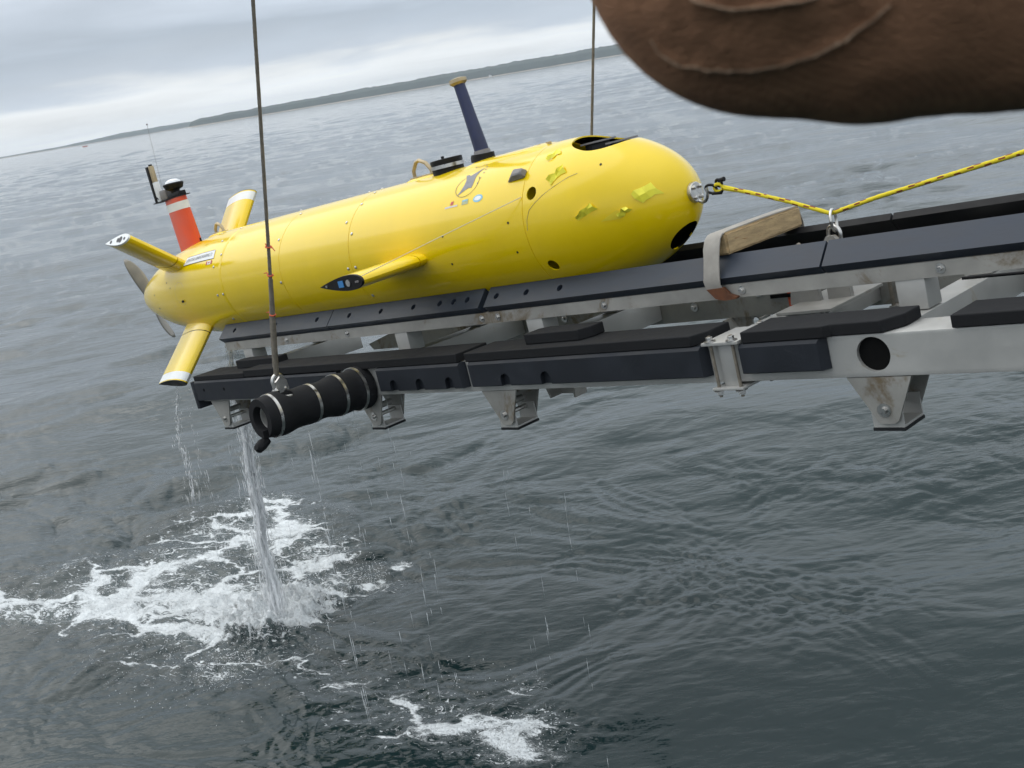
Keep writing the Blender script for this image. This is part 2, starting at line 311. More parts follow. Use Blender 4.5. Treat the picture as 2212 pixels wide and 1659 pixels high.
def sea_material():
    m = bpy.data.materials.new('sea_water'); m.use_nodes = True; nt = m.node_tree; N = nt.nodes; L = nt.links
    b = N['Principled BSDF']; out = N['Material Output']
    b.inputs['Base Color'].default_value = (.0085, .0205, .0220, 1); b.inputs['Roughness'].default_value = .06; b.inputs['IOR'].default_value = 1.333
    tc = N.new('ShaderNodeTexCoord'); P = tc.outputs['Object']
    def M(op, a, b_=None, c=None, clamp=False):
        n = N.new('ShaderNodeMath'); n.operation = op; n.use_clamp = clamp
        for i, v in enumerate((a, b_, c)):
            if v is None: continue
            if isinstance(v, (int, float)): n.inputs[i].default_value = v
            else: L.new(v, n.inputs[i])
        return n.outputs[0]
    def MR(v, a, b_, c, d):
        n = N.new('ShaderNodeMapRange'); n.interpolation_type = 'SMOOTHSTEP'
        for i, q in enumerate((v, a, b_, c, d)):
            if isinstance(q, (int, float)): n.inputs[i].default_value = q
            else: L.new(q, n.inputs[i])
        return n.outputs[0]
    def noise_(scale, detail, vec=P, rough=.5, dist=0):
        n = N.new('ShaderNodeTexNoise'); n.inputs['Scale'].default_value = scale; n.inputs['Detail'].default_value = detail; n.inputs['Roughness'].default_value = rough; n.inputs['Distortion'].default_value = dist
        L.new(vec, n.inputs['Vector']); return n
    fo = N.new('ShaderNodeAttribute'); fo.attribute_name = 'foam'; foam = fo.outputs['Fac']
    ru = N.new('ShaderNodeAttribute'); ru.attribute_name = 'ruffle'; ruf = ru.outputs['Fac']
    # fine ripples, longer across the wind than along it
    mp = N.new('ShaderNodeMapping'); mp.inputs['Rotation'].default_value = (0, 0, math.radians(8)); mp.inputs['Scale'].default_value = (.55, 1.25, 1); L.new(P, mp.inputs[0])
    h1 = noise_(2.4, 3, mp.outputs[0], .55, .4).outputs[0]; h2 = noise_(11, 3, mp.outputs[0], .55, .3).outputs[0]; h3 = noise_(40, 2, mp.outputs[0]).outputs[0]
    hh = M('ADD', M('MULTIPLY', h1, .023), M('MULTIPLY', M('ADD', M('MULTIPLY', ruf, .8), .35), M('ADD', M('MULTIPLY', h2, .0062), M('MULTIPLY', h3, .0014))))
    # lacy foam: warped cells, their walls widening with the density
    mf = N.new('ShaderNodeMapping'); mf.inputs['Rotation'].default_value = (0, 0, -FA); L.new(P, mf.inputs[0])
    ms = N.new('ShaderNodeMapping'); ms.inputs['Scale'].default_value = (.62, 1.15, 1); L.new(mf.outputs[0], ms.inputs[0])
    wn = noise_(3.2, 4, ms.outputs[0], .6); wv = N.new('ShaderNodeVectorMath'); wv.operation = 'MULTIPLY_ADD'; wv.inputs[1].default_value = (.42, .42, 0); L.new(wn.outputs['Color'], wv.inputs[0]); L.new(ms.outputs[0], wv.inputs[2])
    def cells(scale):
        v = N.new('ShaderNodeTexVoronoi'); v.feature = 'DISTANCE_TO_EDGE'; v.inputs['Scale'].default_value = scale; L.new(wv.outputs[0], v.inputs['Vector']); return v.outputs['Distance']
    n1 = noise_(5, 6, wv.outputs[0], .65).outputs[0]; n2 = noise_(38, 5, wv.outputs[0], .7).outputs[0]
    dn = M('MULTIPLY', M('ADD', foam, M('MULTIPLY', M('SUBTRACT', n1, .5), .62)), MR(foam, .06, .22, 0, 1))
    n2c = M('MULTIPLY', M('SUBTRACT', n2, .5), .10)
    def web(cell, lo, hi, wmin, wmax):
        w = MR(dn, lo, hi, wmin, wmax); k = M('DIVIDE', M('SUBTRACT', w, M('ADD', cell, n2c)), M('ADD', M('MULTIPLY', w, .6), .012))
        return M('MULTIPLY', MR(k, -.7, 1.0, 0, 1), MR(dn, lo-.06, lo+.12, 0, 1))
    l1 = web(cells(1.9), .16, 1.0, .012, .30); l2 = web(cells(4.6), .30, 1.05, .010, .26); l3 = web(cells(13), .46, 1.1, .02, .30)
    sp = M('MULTIPLY', MR(M('ADD', n2, M('MULTIPLY', foam, .20)), .61, .68, 0, 1), MR(foam, .08, .20, 0, 1))
    core = MR(M('ADD', dn, M('MULTIPLY', M('SUBTRACT', n2, .5), .8)), .86, 1.2, 0, 1)
    fm = M('MAXIMUM', M('MAXIMUM', M('MAXIMUM', l1, l2), l3), M('MAXIMUM', sp, core), clamp=True)
    n3 = noise_(95, 3, P, .6).outputs[0]
    fm = M('MULTIPLY', fm, MR(M('ADD', M('ADD', n3, M('MULTIPLY', n2, .6)), M('MULTIPLY', fm, .45)), .85, 1.18, .12, 1), clamp=True)
    milk = MR(foam, .15, 1.0, 0, .30)                           # bubbles under the surface turn the water pale
    mx = N.new('ShaderNodeMix'); mx.data_type = 'RGBA'; L.new(milk, mx.inputs[0]); mx.inputs[6].default_value = (.0085, .0205, .0220, 1); mx.inputs[7].default_value = (.36, .43, .43, 1); L.new(mx.outputs[2], b.inputs['Base Color'])
    bp = N.new('ShaderNodeBump'); bp.inputs['Distance'].default_value = 1.0; bp.inputs['Strength'].default_value = 1.0
    L.new(M('ADD', hh, M('MULTIPLY', fm, M('MULTIPLY', n2, .03))), bp.inputs['Height']); L.new(bp.outputs[0], b.inputs['Normal'])
    d = N.new('ShaderNodeBsdfPrincipled'); d.inputs['Base Color'].default_value = (.80, .84, .86, 1); d.inputs['Roughness'].default_value = .7; d.inputs['Specular IOR Level'].default_value = .3; L.new(bp.outputs[0], d.inputs['Normal'])
    ms_ = N.new('ShaderNodeMixShader'); L.new(M('MULTIPLY', fm, .94), ms_.inputs[0]); L.new(b.outputs[0], ms_.inputs[1]); L.new(d.outputs[0], ms_.inputs[2]); L.new(ms_.outputs[0], out.inputs[0])
    return m
sea()

# ---------------------------------------------------------------- far shore
def shore(name, a0, a1, dist, heights, beach, seed, label, depth=420, step=9):
    n = int(math.radians(a1-a0)*dist/step); g = np.random.default_rng(seed); rows = 9; mb = MB(); vs = []; mb2 = MB(); vb = []
    for j in range(rows):
        for i in range(n+1):
            t = i/n; a = math.radians(a0+(a1-a0)*t); hgt = np.interp(a0+(a1-a0)*t, heights[0], heights[1])
            d = dist+depth*(j/(rows-1))**1.5; pos = Vector((d*math.sin(a), d*math.cos(a), 0))
            bump = noise.noise((i*.55, j*2.3, seed))*.08+noise.noise((i*.13, j*1.1, seed+9))*.10+noise.noise((i*1.7, j*3.1, seed+4))*.06
            prof = (.50, .62, .70, .78, .86, .93, 1.0, .9, .6)[j]
            vs.append((pos.x, pos.y, beach*.6 if j == 0 else max(beach, hgt*(prof+bump))))
    fs = [(j*(n+1)+i, j*(n+1)+i+1, (j+1)*(n+1)+i+1, (j+1)*(n+1)+i) for j in range(rows-1) for i in range(n)]
    mb.add(vs, fs); o = mb.build(name, 'forest', None, 3.2); tag(o, label, 'forest', kind='stuff')
    return n
def azpx(x, y):   # a picture direction on the horizon as compass angle, used only to size the land
    v = CAM3 @ Vector((x-1106, -(y-829.5), -2400)); return math.degrees(math.atan2(v.x, v.y))
A_step = azpx(408, 272); A_l = azpx(-350, 400); A_r = azpx(1370, 112)
def ground_strip(name, a0, a1, dist, hgt, label):
    mb = MB(); n = 160; vs = []
    for d, z in ((dist-60, -.4), (dist-30, hgt*.35), (dist+8, hgt), (dist+900, hgt*1.1)):
        for i in range(n+1):
            a = math.radians(a0+(a1-a0)*i/n); k = 1+.5*noise.noise((i*.3, d*.01, 1)); vs.append((d*math.sin(a), d*math.cos(a), z*k if z > 0 else z))
    mb.add(vs, [(j*(n+1)+i, j*(n+1)+i+1, (j+1)*(n+1)+i+1, (j+1)*(n+1)+i) for j in range(3) for i in range(n)])
    tag(mb.build(name, 'sage_beach', None, 3.2), label, 'shore', kind='structure')
hs = ([A_step, A_step+.12, A_step+.6, A_step+2, A_step+5, A_step+9, A_step+14, A_r, A_r+15, A_r+40], [5, 17, 23, 25, 27, 30, 34, 36, 40, 36])
shore('forest', A_step, A_r+22, 3500, hs, 2, 3, 'dark wooded headland along the horizon behind the cable')
ground_strip('terrain', A_step-.05, A_r+22, 3500, 2.6, 'pale rocky foreshore under the wooded headland')
hf = ([A_l-15, A_l, azpx(0, 340), azpx(130, 318), azpx(200, 306), azpx(260, 296), azpx(330, 284), A_step+2], [7, 7, 8, 11, 18, 26, 28, 24])
shore('forest', A_l-15, A_step+6, 5600, hf, 2, 17, 'low hazy far shore left of the wooded headland', step=16)
ground_strip('terrain', A_l-15, A_step+6, 5600, 3, 'thin far beach line left of the headland')

# ---------------------------------------------------------------- the haze over the sea
def haze():
    mb = MB(); mb.box((-6900, -2500, -1.6), (6900, 6900, 80)); o = mb.build('haze', None, None, None)
    m = bpy.data.materials.new('sea_haze'); m.use_nodes = True; nt = m.node_tree; nt.nodes.clear(); out = nt.nodes.new('ShaderNodeOutputMaterial'); v = nt.nodes.new('ShaderNodeVolumePrincipled')
    v.inputs['Color'].default_value = (.82, .91, 1, 1); v.inputs['Density'].default_value = .00012; nt.links.new(v.outputs[0], out.inputs['Volume']); o.data.materials.append(m)
    tag(o, 'thin pale sea haze in front of the shore', 'haze', kind='stuff')
haze()

# ---------------------------------------------------------------- the launch cradle
CR = empty('launch_cradle', FR, 'aluminium launch cradle with black padded beams, hanging above the sea', 'cradle')
XE = 4.3                                        # the ship end, outside the frame
ROOT = math.sqrt(.5)
def runner_profile(s):                           # s=-1 near side; an L of thick plastic at 45 degrees
    T = Vector((-.247, -.243)); n = Vector((-ROOT, -ROOT)); t = Vector((ROOT, -ROOT))   # n away from the hull, t inwards and down
    p = [T, T+n*.111, T+n*.111+t*.105, T+n*.091+t*.105, T+n*.088+t*.036, T+n*.02+t*.034, T+n*.002+t*.03]
    return [(q.x*(-s), q.y) for q in p] if s < 0 else [(-q.x, q.y) for q in p]
prof_near = runner_profile(-1); prof_far = [(-y, z) for y, z in prof_near][::-1]
HOLES = [-3.594, -3.088, -2.622, -2.292, -1.993, -1.706, -1.488, -1.378, -1.273, -1.059, -.851, -.632]
SEG = [(-3.755, -2.485), (-2.478, -1.166), (-1.126, .703), (.713, XE)]
for s, prof in ((-1, prof_near), (1, prof_far)):
    for a, b in SEG:
        o = MB().prism(prof, a, b).build('runner', 'runner' if s < 0 else 'dark', CR, .5)  # far runners: same plastic in near-black, missing sky sheen put into the colour
        hs_ = [h for h in HOLES if a+.02 < h < b-.02]
        if hs_ and s < 0:
            cut = MB()
            for h in hs_:
                c = Vector((h, -.247-ROOT*.055, -.243-ROOT*.055)); n = Vector((0, -ROOT, ROOT)); cut.cyl(c-n*.024, c+n*.02, .0165, 18)
            boolean(o, cut, .5)
            for h in hs_:
                if h > -1.1 or abs(h+1.706) < .01 or abs(h+1.488) < .01 or abs(h+1.273) < .01: continue
                c = Vector((h, -.247-ROOT*.055, -.243-ROOT*.055)); n = Vector((0, -ROOT, ROOT)); MB().cyl(c-n*.026, c-n*.012, .010, 6, ch=.001).build('bolt', 'steel', o)
    y0, y1 = (-.309, -.255) if s < 0 else (.255, .309)
    MB().prism([(y0, -.352), (y1, -.352), (y1, -.360), (y0+.008, -.360), (y0+.008, -.406), (y0, -.406)] if s < 0 else
               [(y0, -.352), (y1, -.352), (y1, -.406), (y1-.008, -.406), (y1-.008, -.360), (y0, -.360)], -3.72, XE).build('angle_bar', 'alu', CR, .4)
    if s < 0:
        for x in (-2.969, -2.323, -1.172, -1.055, -.37, .345, 1.138):
            MB().cyl((x, y0-.001, -.378), (x, y0-.012, -.378), .009, 6, ch=.001).cyl((x, y0, -.378), (x, y0-.003, -.378), .017, 16).build('bolt', 'steel', CR)
PX = (-3.47, -1.848, -.826, 1.02)
for x in PX:
    for s in (-1, 1):
        y0, y1 = (-.305, -.205) if s < 0 else (.205, .305)
        MB().box((x-.053, y0, -.513), (x+.053, y1, -.397), ch=.004).build('post', 'alu_clean', CR)
for x, w in [(q, .06) for q in PX]+[(.40, .045)]:
    MB().box((x-w, -.418, -.640), (x+w, .518, -.5165), ch=.004).build('cross_beam', 'alu_clean', CR)
# near and far main beams
beam = MB().box((-3.672, -.59, -.662), (XE, -.42, -.516), ch=.004).build('main_beam', 'alu_clean', CR)
boolean(beam, MB().cyl((1.004, -.75, -.585), (1.004, -.44, -.585), .059, 40), .5)
MB().box((.93, -.575, -.65), (1.08, -.424, -.528)).build('beam_hole_shade', 'hollow', beam)  # near-black block behind the hole, shade inside the beam put into colour
MB().prism([(-3.0, -.545), (-2.9, -.52), (-2.86, -.516), (XE, -.516), (XE, -.662), (-3.3, -.662), (-3.34, -.62)], .52, .69, 'y').build('main_beam', 'alu', CR, .5)
for a, b in ((-3.3, -1.05), (-.95, .3), (.55, XE)):
    MB().box((a, .52, -.515), (b, .70, -.470), ch=.006).build('top_pad', 'pad', CR)
for a, b, y, z in ((-1.42, -1.02, .515, -.57), (-.62, -.30, .515, -.60)):
    pass
for x, z in ((-.608, -.55), (.034, -.55), (-1.25, -.58), (-.35, -.59)):
    MB().cyl((x-.2, .519, z), (x-.2, .512, z), .022, 18).cyl((x-.2, .512, z), (x-.2, .500, z), .010, 6, ch=.001).build('bolt', 'steel', CR)
MB().box((-.01, .512, -.665), (.045, .519, -.535)).build('orange_tie_strap', 'copper', CR)
# black pads on the near beam
def pad_top(name, x0, x1, z0, z1, y0=-.60, y1=-.415, cl=.0, cr=.0, m='pad', parent=CR):
    # plan with the back corners cut, as the foam blocks are
    pl = [(x0, y0), (x1-cr*.55, y0), (x1, y0+cr*1.0 if cr else y0), (x1, y1), (x0+cl, y1), (x0, y1-cl*.6 if cl else y1)]
    q = []
    for p in pl:
        if not q or (Vector(p)-Vector(q[-1])).length > 1e-4: q.append(p)
    o = MB().prism(q, z0, z1, 'z').build(name, m, parent, .5)
    md = o.modifiers.new('bevel', 'BEVEL'); md.width = .004; md.segments = 2; md.limit_method = 'ANGLE'; return o
pad_top('top_pad', -3.665, -3.03, -.519, -.488, -.620)
pad_top('top_pad', -3.025, -1.06, -.514, -.472, -.620, cr=.0)
pad_top('top_pad', -1.0, .335, -.514, -.472, -.620, cr=.07)
kp = MB().prism([(.522, -.620), (.85, -.620), (.872, -.600), (1.05, -.600), (1.10, -.52), (1.10, -.415), (.522, -.415)], -.514, -.472, 'z').build('top_pad', 'pad', CR, .5)
kb = kp.modifiers.new('bevel', 'BEVEL'); kb.width = .004; kb.segments = 2; kb.limit_method = 'ANGLE'
pad_top('top_pad', 1.285, XE, -.514, -.472)
pad_top('pad_block', -3.30, -2.83, -.487, -.437, -.50, -.415, cl=.05)
pad_top('pad_block', -.66, -.30, -.471, -.425, -.545, -.415, cl=.05, cr=.06)
def pad_side(x0, x1, z0, z1, notches=(), th=.034, bev=.022):
    pr = [(-.592, z0), (-.592, z1), (-.592-th*.75, z1), (-.592-th, z1-.012), (-.592-th, z0+.004), (-.592-th*.85, z0)]
    o = MB().prism(pr, x0, x1).build('side_pad', 'sidepad', CR, .5)
    # slanted ends
    for v in o.data.vertices:
        if v.co.y < -.6:
            k = min(1, (-.592-v.co.y)/th)
            if abs(v.co.x-x1) < 1e-4: v.co.x -= bev*k
    if notches:
        cut = MB()
        for n in notches: cut.cyl((n, -.66, z0+.028), (n, -.603, z0+.028), .030, 20).box((n-.030, -.66, z0-.02), (n+.030, -.603, z0+.028))
        boolean(o, cut, .5)
    return o
pad_side(-3.70, -2.06, -.648, -.520, bev=.004)
MB().box((-3.712, -.628, -.700), (-3.675, -.43, -.522), ch=.004).build('end_pad', 'sidepad', CR)
pad_side(-1.70, -1.035, -.636, -.5155, (-1.58, -1.37, -1.145))
pad_side(-.985, .352, -.632, -.5155, (-.755, -.50))
pad_side(.507, .846, -.625, -.5155)
for x in (-3.56, -3.30): MB().cyl((x, -.6255, -.578), (x, -.628, -.578), .010, 12).build('pad_hole', 'hollow', CR)
# bolted clamp round the near beam
cl = MB().box((.352, -.632, -.512), (.512, -.405, -.500), ch=.002).build('clamp', 'alu_clean', CR)
MB().box((.362, -.632, -.682), (.50, -.405, -.672), ch=.002).build('clamp_plate', 'alu_clean', cl)
for x in (.382, .478):
    for y in (-.615, -.425) if x > .4 else (-.615,):
        MB().cyl((x, y, -.71), (x, y, -.478), .0065, 10).build('threaded_rod', 'wire', cl)
        for z in (-.499, -.684):
            d = 1 if z > -.6 else -1
            MB().cyl((x, y, z), (x, y, z+.003*d), .022, 20).cyl((x, y, z+.003*d), (x, y, z+.018*d), .0125, 6, ch=.001).build('nut', 'steel', cl)
MB().box((.40, -.602, -.672), (.462, -.592, -.513), ch=.002).build('clamp_web', 'alu_clean', cl)
# feet
def foot(x, y0, y1, s=1.0):
    f = MB()
    for y in (y0, y1-.008):
        f.prism([(x-.115*s, -.664), (x+.115*s, -.664), (x+.045*s, -.815), (x+.028*s, -.826), (x-.022*s, -.826), (x-.032*s, -.812)], y, y+.008, 'y')
    o = f.build('foot', 'alu', CR, .5)
    MB().box((x-.055*s, y0+.012, -.842), (x+.055*s, y1-.012, -.834)).box((x-.055*s, y0+.012, -.834), (x+.055*s, y0+.018, -.76)).box((x-.055*s, y1-.018, -.834), (x+.055*s, y1-.012, -.76)).build('shoe', 'alu_clean', o, .5)
    MB().box((x-.058*s, y0+.009, -.854), (x+.058*s, y1-.009, -.8425), ch=.002).build('rubber_sole', 'black', o)
    MB().cyl((x, y0-.014, -.778), (x, y1+.014, -.778), .011, 14).cyl((x, y0-.003, -.778), (x, y0-.001, -.778), .024, 20).build('pivot_pin', 'steel', o)
    MB().cyl((x, y0+.03, -.735), (x, y1-.03, -.735), .016, 14).build('roller', 'alu', o)
for x in (-3.475, -1.875, -.862, 1.004): foot(x, -.588, -.43)
for x in (-1.875, .60): foot(x, .53, .68)
# brackets hanging below the cross beams, each with a slot
def bracket(x0, x1, y, z0, z1):
    o = MB().prism([(x0, z1), (x1, z1), (x1-.01, z0), (x0+.05, z0)], y, y+.01, 'y').build('bracket', 'alu', CR, .5)
    boolean(o, MB().cyl(((x0+x1)/2+.03, y-.05, z1-.03), ((x0+x1)/2+.03, y+.05, z1-.03), .02, 20), .5)
    MB().prism([(x1-.012, z1), (x1, z1), (x1-.01, z0), (x1-.022, z0)], y-.07, y, 'y').build('bracket_flange', 'alu', o, .5); MB().prism([(x0, z1), (x0+.012, z1), (x0+.062, z0), (x0+.05, z0)], y-.07, y, 'y').build('bracket_flange', 'alu', o, .5)
bracket(-.93, -.70, -.20, -.80, -.64)
bracket(-.36, -.14, .53, -.76, -.66)
# side arms in black foam, with steel bands
def side_arm(s):
    x, z = -1.88, -.612; y0, y1 = -.595, -1.215
    Y = (lambda y: y) if s < 0 else (lambda y: -y+.1)
    prof = []
    for k in range(40):
        t = k/39; prof.append((Y(y0+(y1-y0)*t), .101+.006*math.sin(t*9)+.004*math.sin(t*23+1)+(.008 if t < .12 else 0)))
    prof = [(Y(y0), .05)]+prof+[(Y(y1-.006), .098), (Y(y1-.006), .062), (Y(y1+.08), .058), (Y(y1+.08), .01)]
    mb = MB().lathe(prof, 40, 'y', (x, 0, z))
    o = mb.build('foam_sleeve', 'pad', CR, .7)
    if s < 0:
        boolean(o, MB().box((x-.005, -1.30, z-.14), (x+.05, -1.13, z-.02)).cyl((x+.04, -1.075, z+.06), (x+.04, -1.075, z+.2), .034, 20), .7)
        MB().cyl((x+.04, -1.075, z+.05), (x+.04, -1.075, z+.078), .030, 20).build('lug_base', 'alu_clean', o)
        MB().tube([(x-.03, -1.19, z-.112), (x-.028, -1.225, z-.125), (x-.02, -1.255, z-.135), (x-.015, -1.27, z-.128)], [.02, .028, .026, .014], 10).build('foam_flap', 'pad', o)
    MB().lathe([(Y(y0), .048), (Y(y1+.03), .048), (Y(y1+.03), .056), (Y(y0), .056)], 32, 'y', (x, 0, z), closed=True).build('steel_pipe', 'alu_clean', o)
    for k, y in enumerate((-.655, -.775, -.93, -1.16)):
        r = .101+.006*math.sin((y-y0)/(y1-y0)*9)+.004*math.sin((y-y0)/(y1-y0)*23+1)+(.008 if (y-y0)/(y1-y0) < .12 else 0)
        MB().lathe([(Y(y-.008), r-.002), (Y(y-.008), r+.002), (Y(y+.008), r+.002), (Y(y+.008), r-.002)], 40, 'y', (x, 0, z), closed=True).build('band_clamp', 'steel', o)
    th_ = math.radians(-3.0 if s < 0 else 3.0); piv = Vector((x, Y(y0), z)); o.matrix_local = Matrix.Translation(piv) @ Matrix.Rotation(th_, 4, 'X') @ Matrix.Translation(-piv)
    # padeye on top
    yy = Y(-1.065)
    MB().prism([(yy-.035, z+.095), (yy+.035, z+.095), (yy+.03, z+.15), (yy, z+.172), (yy-.03, z+.15)], x-.008, x+.008).build('padeye', 'steel', o)
    return o
side_arm(-1); side_arm(1)
# small fittings between the beams
lug = MB().prism([(.36, -.512), (.50, -.512), (.47, -.30), (.44, -.27), (.40, -.30)], -.03, -.01, 'y').build('lug_plate', 'alu', CR, .5)
MB().prism([(.52, -.52), (.62, -.52), (.62, -.30), (.59, -.262), (.56, -.262), (.53, -.30)], -.012, .012, 'y').build('tow_lug', 'alu', CR, .5)
MB().box((.40, -.20, -.515), (.64, .20, -.505)).build('tow_lug_base', 'alu', CR, .5)
MB().tube([(.40, .12, -.5), (.40, .12, -.45), (.40, .09, -.432), (.40, .05, -.45), (.40, .05, -.56)], .011, 8).build('lashing_shackle', 'steel', CR)
MB().cyl((.447, .07, -.575), (.458, .07, -.575), .03, 24).cyl((.455, .07, -.575), (.468, .07, -.575), .012, 6).build('lashing_washer', 'steel', CR)
fc = MB().box((.50, .47, -.668), (.66, .73, -.660)).build('clamp', 'alu', CR, .5)
for x in (.515, .645): MB().cyl((x, .48, -.70), (x, .48, -.50), .008, 8).build('threaded_rod', 'wire', fc)
MB().box((.53, .505, -.66), (.63, .519, -.516)).build('clamp_web', 'alu', fc)
MB().tube([(1.08, -.05, -.47), (1.3, -.02, -.478), (1.6, 0, -.476), (1.9, 0, -.468), (2.6, 0, -.455), (4.25, 0, -.46)], .006, 8).build('black_hose', 'dark', CR)
MB().box((-.10, .508, -.585), (.02, .5145, -.568)).build('slot_shade', 'hollow', CR)  # near-black strip, the dark inside of a slot put into colour

# ---------------------------------------------------------------- the yellow underwater vehicle
UV = empty('underwater_vehicle', FR, 'yellow torpedo shaped underwater vehicle resting on the cradle', 'underwater vehicle')
NOSE = [(.030, .004), (.029, .018), (.024, .042), (.010, .075), (-.015, .115), (-.045, .150), (-.085, .184), (-.13, .215), (-.20, .252), (-.28, .285), (-.36, .309), (-.45, .329), (-.54, .340), (-.62, .3445), (-.6985, .345)]
NOSE = [(x-(.038*max(0, 1+x/.4)), r) for x, r in NOSE]
TAIL = [(-3.4715, .345), (-3.75, .345), (-3.95, .338), (-4.2, .318), (-4.47, .282), (-4.6, .260), (-4.77, .222), (-4.94, .173), (-5.05, .136), (-5.11, .110), (-5.15, .078), (-5.172, .050), (-5.182, .030)]
hull_r = lambda x: float(np.interp(x, [p[0] for p in NOSE][::-1], [p[1] for p in NOSE][::-1])) if x > -.7 else (float(np.interp(x, [p[0] for p in TAIL][::-1], [p[1] for p in TAIL][::-1])) if x < -3.47 else .345)
def smooth_profile(p, n):
    p = np.array(p); t = np.concatenate([[0], np.cumsum(np.hypot(*np.diff(p, axis=0).T))]); tt = np.linspace(0, t[-1], n)
    q = np.stack([np.interp(tt, t, p[:, 0]), np.interp(tt, t, p[:, 1])], 1)
    for _ in range(3): q[1:-1] = .25*q[:-2]+.5*q[1:-1]+.25*q[2:]
    return [tuple(a) for a in q]
def hull_section(name, a, b):
    c = .0008
    return MB().lathe([(a, .30), (a, .3435), (a-c, .345), (b+c, .345), (b, .3435), (b, .30)], 128).build(name, 'yellow', UV, .5)
nose_out = smooth_profile(NOSE, 48); nose = MB().lathe(nose_out+[(-.7, .343)]+[(x-.004 if r < .1 else x-.002, max(r-.006, .002)) for x, r in nose_out[::-1]], 128, closed=True).build('nose_section', ['yellow', 'hollow'], UV, .5)
cut = MB(); half = [(-.557, 0), (-.550, .06), (-.527, .118), (-.48, .152), (-.413, .168), (-.365, .154), (-.328, .131), (-.295, .094), (-.277, .048), (-.271, .01)]
pl = [(x, -y) for x, y in half]+[(x, y) for x, y in half[:0:-1]]
fine = []
for i in range(len(pl)):
    p, q = Vector(pl[i]), Vector(pl[(i+1) % len(pl)]); fine += [tuple(p.lerp(q, k/4)) for k in range(4)]
for _ in range(6):
    fine = [tuple((Vector(fine[i-1])+2*Vector(fine[i])+Vector(fine[(i+1) % len(fine)]))/4) for i in range(len(fine))]
cut.prism(fine, .05, .6, 'z')
def radial(x, ang, r=None):
    a = math.radians(ang); r = hull_r(x) if r is None else r; return Vector((x, -r*math.cos(a), r*math.sin(a)))
for x, a in ((-.645, 26.6), (-.628, -31)): cut.cyl(radial(x, a, .25), radial(x, a, .45), .030, 28)
cut.cyl(Vector((-.10, .004, -.19))-Vector((.62, 0, -.78))*.10, Vector((-.10, .004, -.19))+Vector((.62, 0, -.78))*.15, .078, 32)
boolean(nose, cut, .45)
for p in nose.data.polygons:
    c = p.center; r = math.hypot(c.y, c.z)
    p.material_index = 1 if (r < hull_r(c.x)-.0042 and c.x < -.010) else 0  # inner faces turn near-black: shade inside the yellow shell painted in
for a_, b_, z_ in ((-.52, -.46, .298), (-.375, -.335, .278)):
    ins = MB().box((a_+.01, -.05, .16), (b_-.01, .08, z_), ch=.006).build('instrument', 'dark', nose)
    MB().box((a_-.005, -.06, z_+.0005), (b_+.01, .10, z_+.008)).build('instrument_bracket', 'cover', ins)
MB().lathe([(-.66, .01), (-.66, .2), (-.2, .16), (-.2, .01)], 32).build('nose_core_shade', 'hollow', nose)  # near-black core, carries on the shade painted inside the nose
for n_, a, b in (('fore_section', -.7015, -2.0585), ('mid_section', -2.0615, -2.7685), ('aft_section', -2.7715, -3.4685)): hull_section(n_, a, b)
MB().lathe([(-3.4715, .30), (-3.4715, .3435)]+smooth_profile([(-3.475, .345)]+TAIL[1:], 60)+[(-5.182, .004)], 128).build('tail_section', 'yellow', UV, .5)
def on_hull(u, ang, off=0): return radial(u, ang, hull_r(u)+off)
def decal(name, pts, m, parent, off=.0012, th=None, step=2.5):
    # polygon in (x, degrees) wrapped on the hull
    bm = bmesh.new(); f = bm.faces.new([bm.verts.new((x, a*.006, 0)) for x, a in pts])
    a0, a1 = min(p[1] for p in pts), max(p[1] for p in pts)
    for k in range(int(a0//step), int(a1//step)+2):
        bmesh.ops.bisect_plane(bm, geom=bm.verts[:]+bm.edges[:]+bm.faces[:], plane_co=(0, k*step*.006, 0), plane_no=(0, 1, 0))
    for k in range(int(min(p[0] for p in pts)//.05), int(max(p[0] for p in pts)//.05)+2):
        bmesh.ops.bisect_plane(bm, geom=bm.verts[:]+bm.edges[:]+bm.faces[:], plane_co=(k*.05, 0, 0), plane_no=(1, 0, 0))
    bmesh.ops.triangulate(bm, faces=bm.faces[:])
    for v in bm.verts: v.co = on_hull(v.co.x, v.co.y/.006, off)
    bmesh.ops.recalc_face_normals(bm, faces=bm.faces[:])
    for f in bm.faces:
        if f.normal.dot(Vector((0, f.calc_center_median().y, f.calc_center_median().z))) < 0: f.normal_flip()
    return link_bm(name, bm, m, parent)
def link_bm(name, bm, m, parent):
    me = bpy.data.meshes.new(name); bm.to_mesh(me); bm.free(); return link(name, me, m, parent)
def ellipse(cx, ca, rx, ra, n=24, t0=0, t1=2*math.pi): return [(cx+rx*math.cos(t0+(t1-t0)*k/n), ca+ra*math.sin(t0+(t1-t0)*k/n)) for k in range(n if t1-t0 > 6.2 else n+1)]
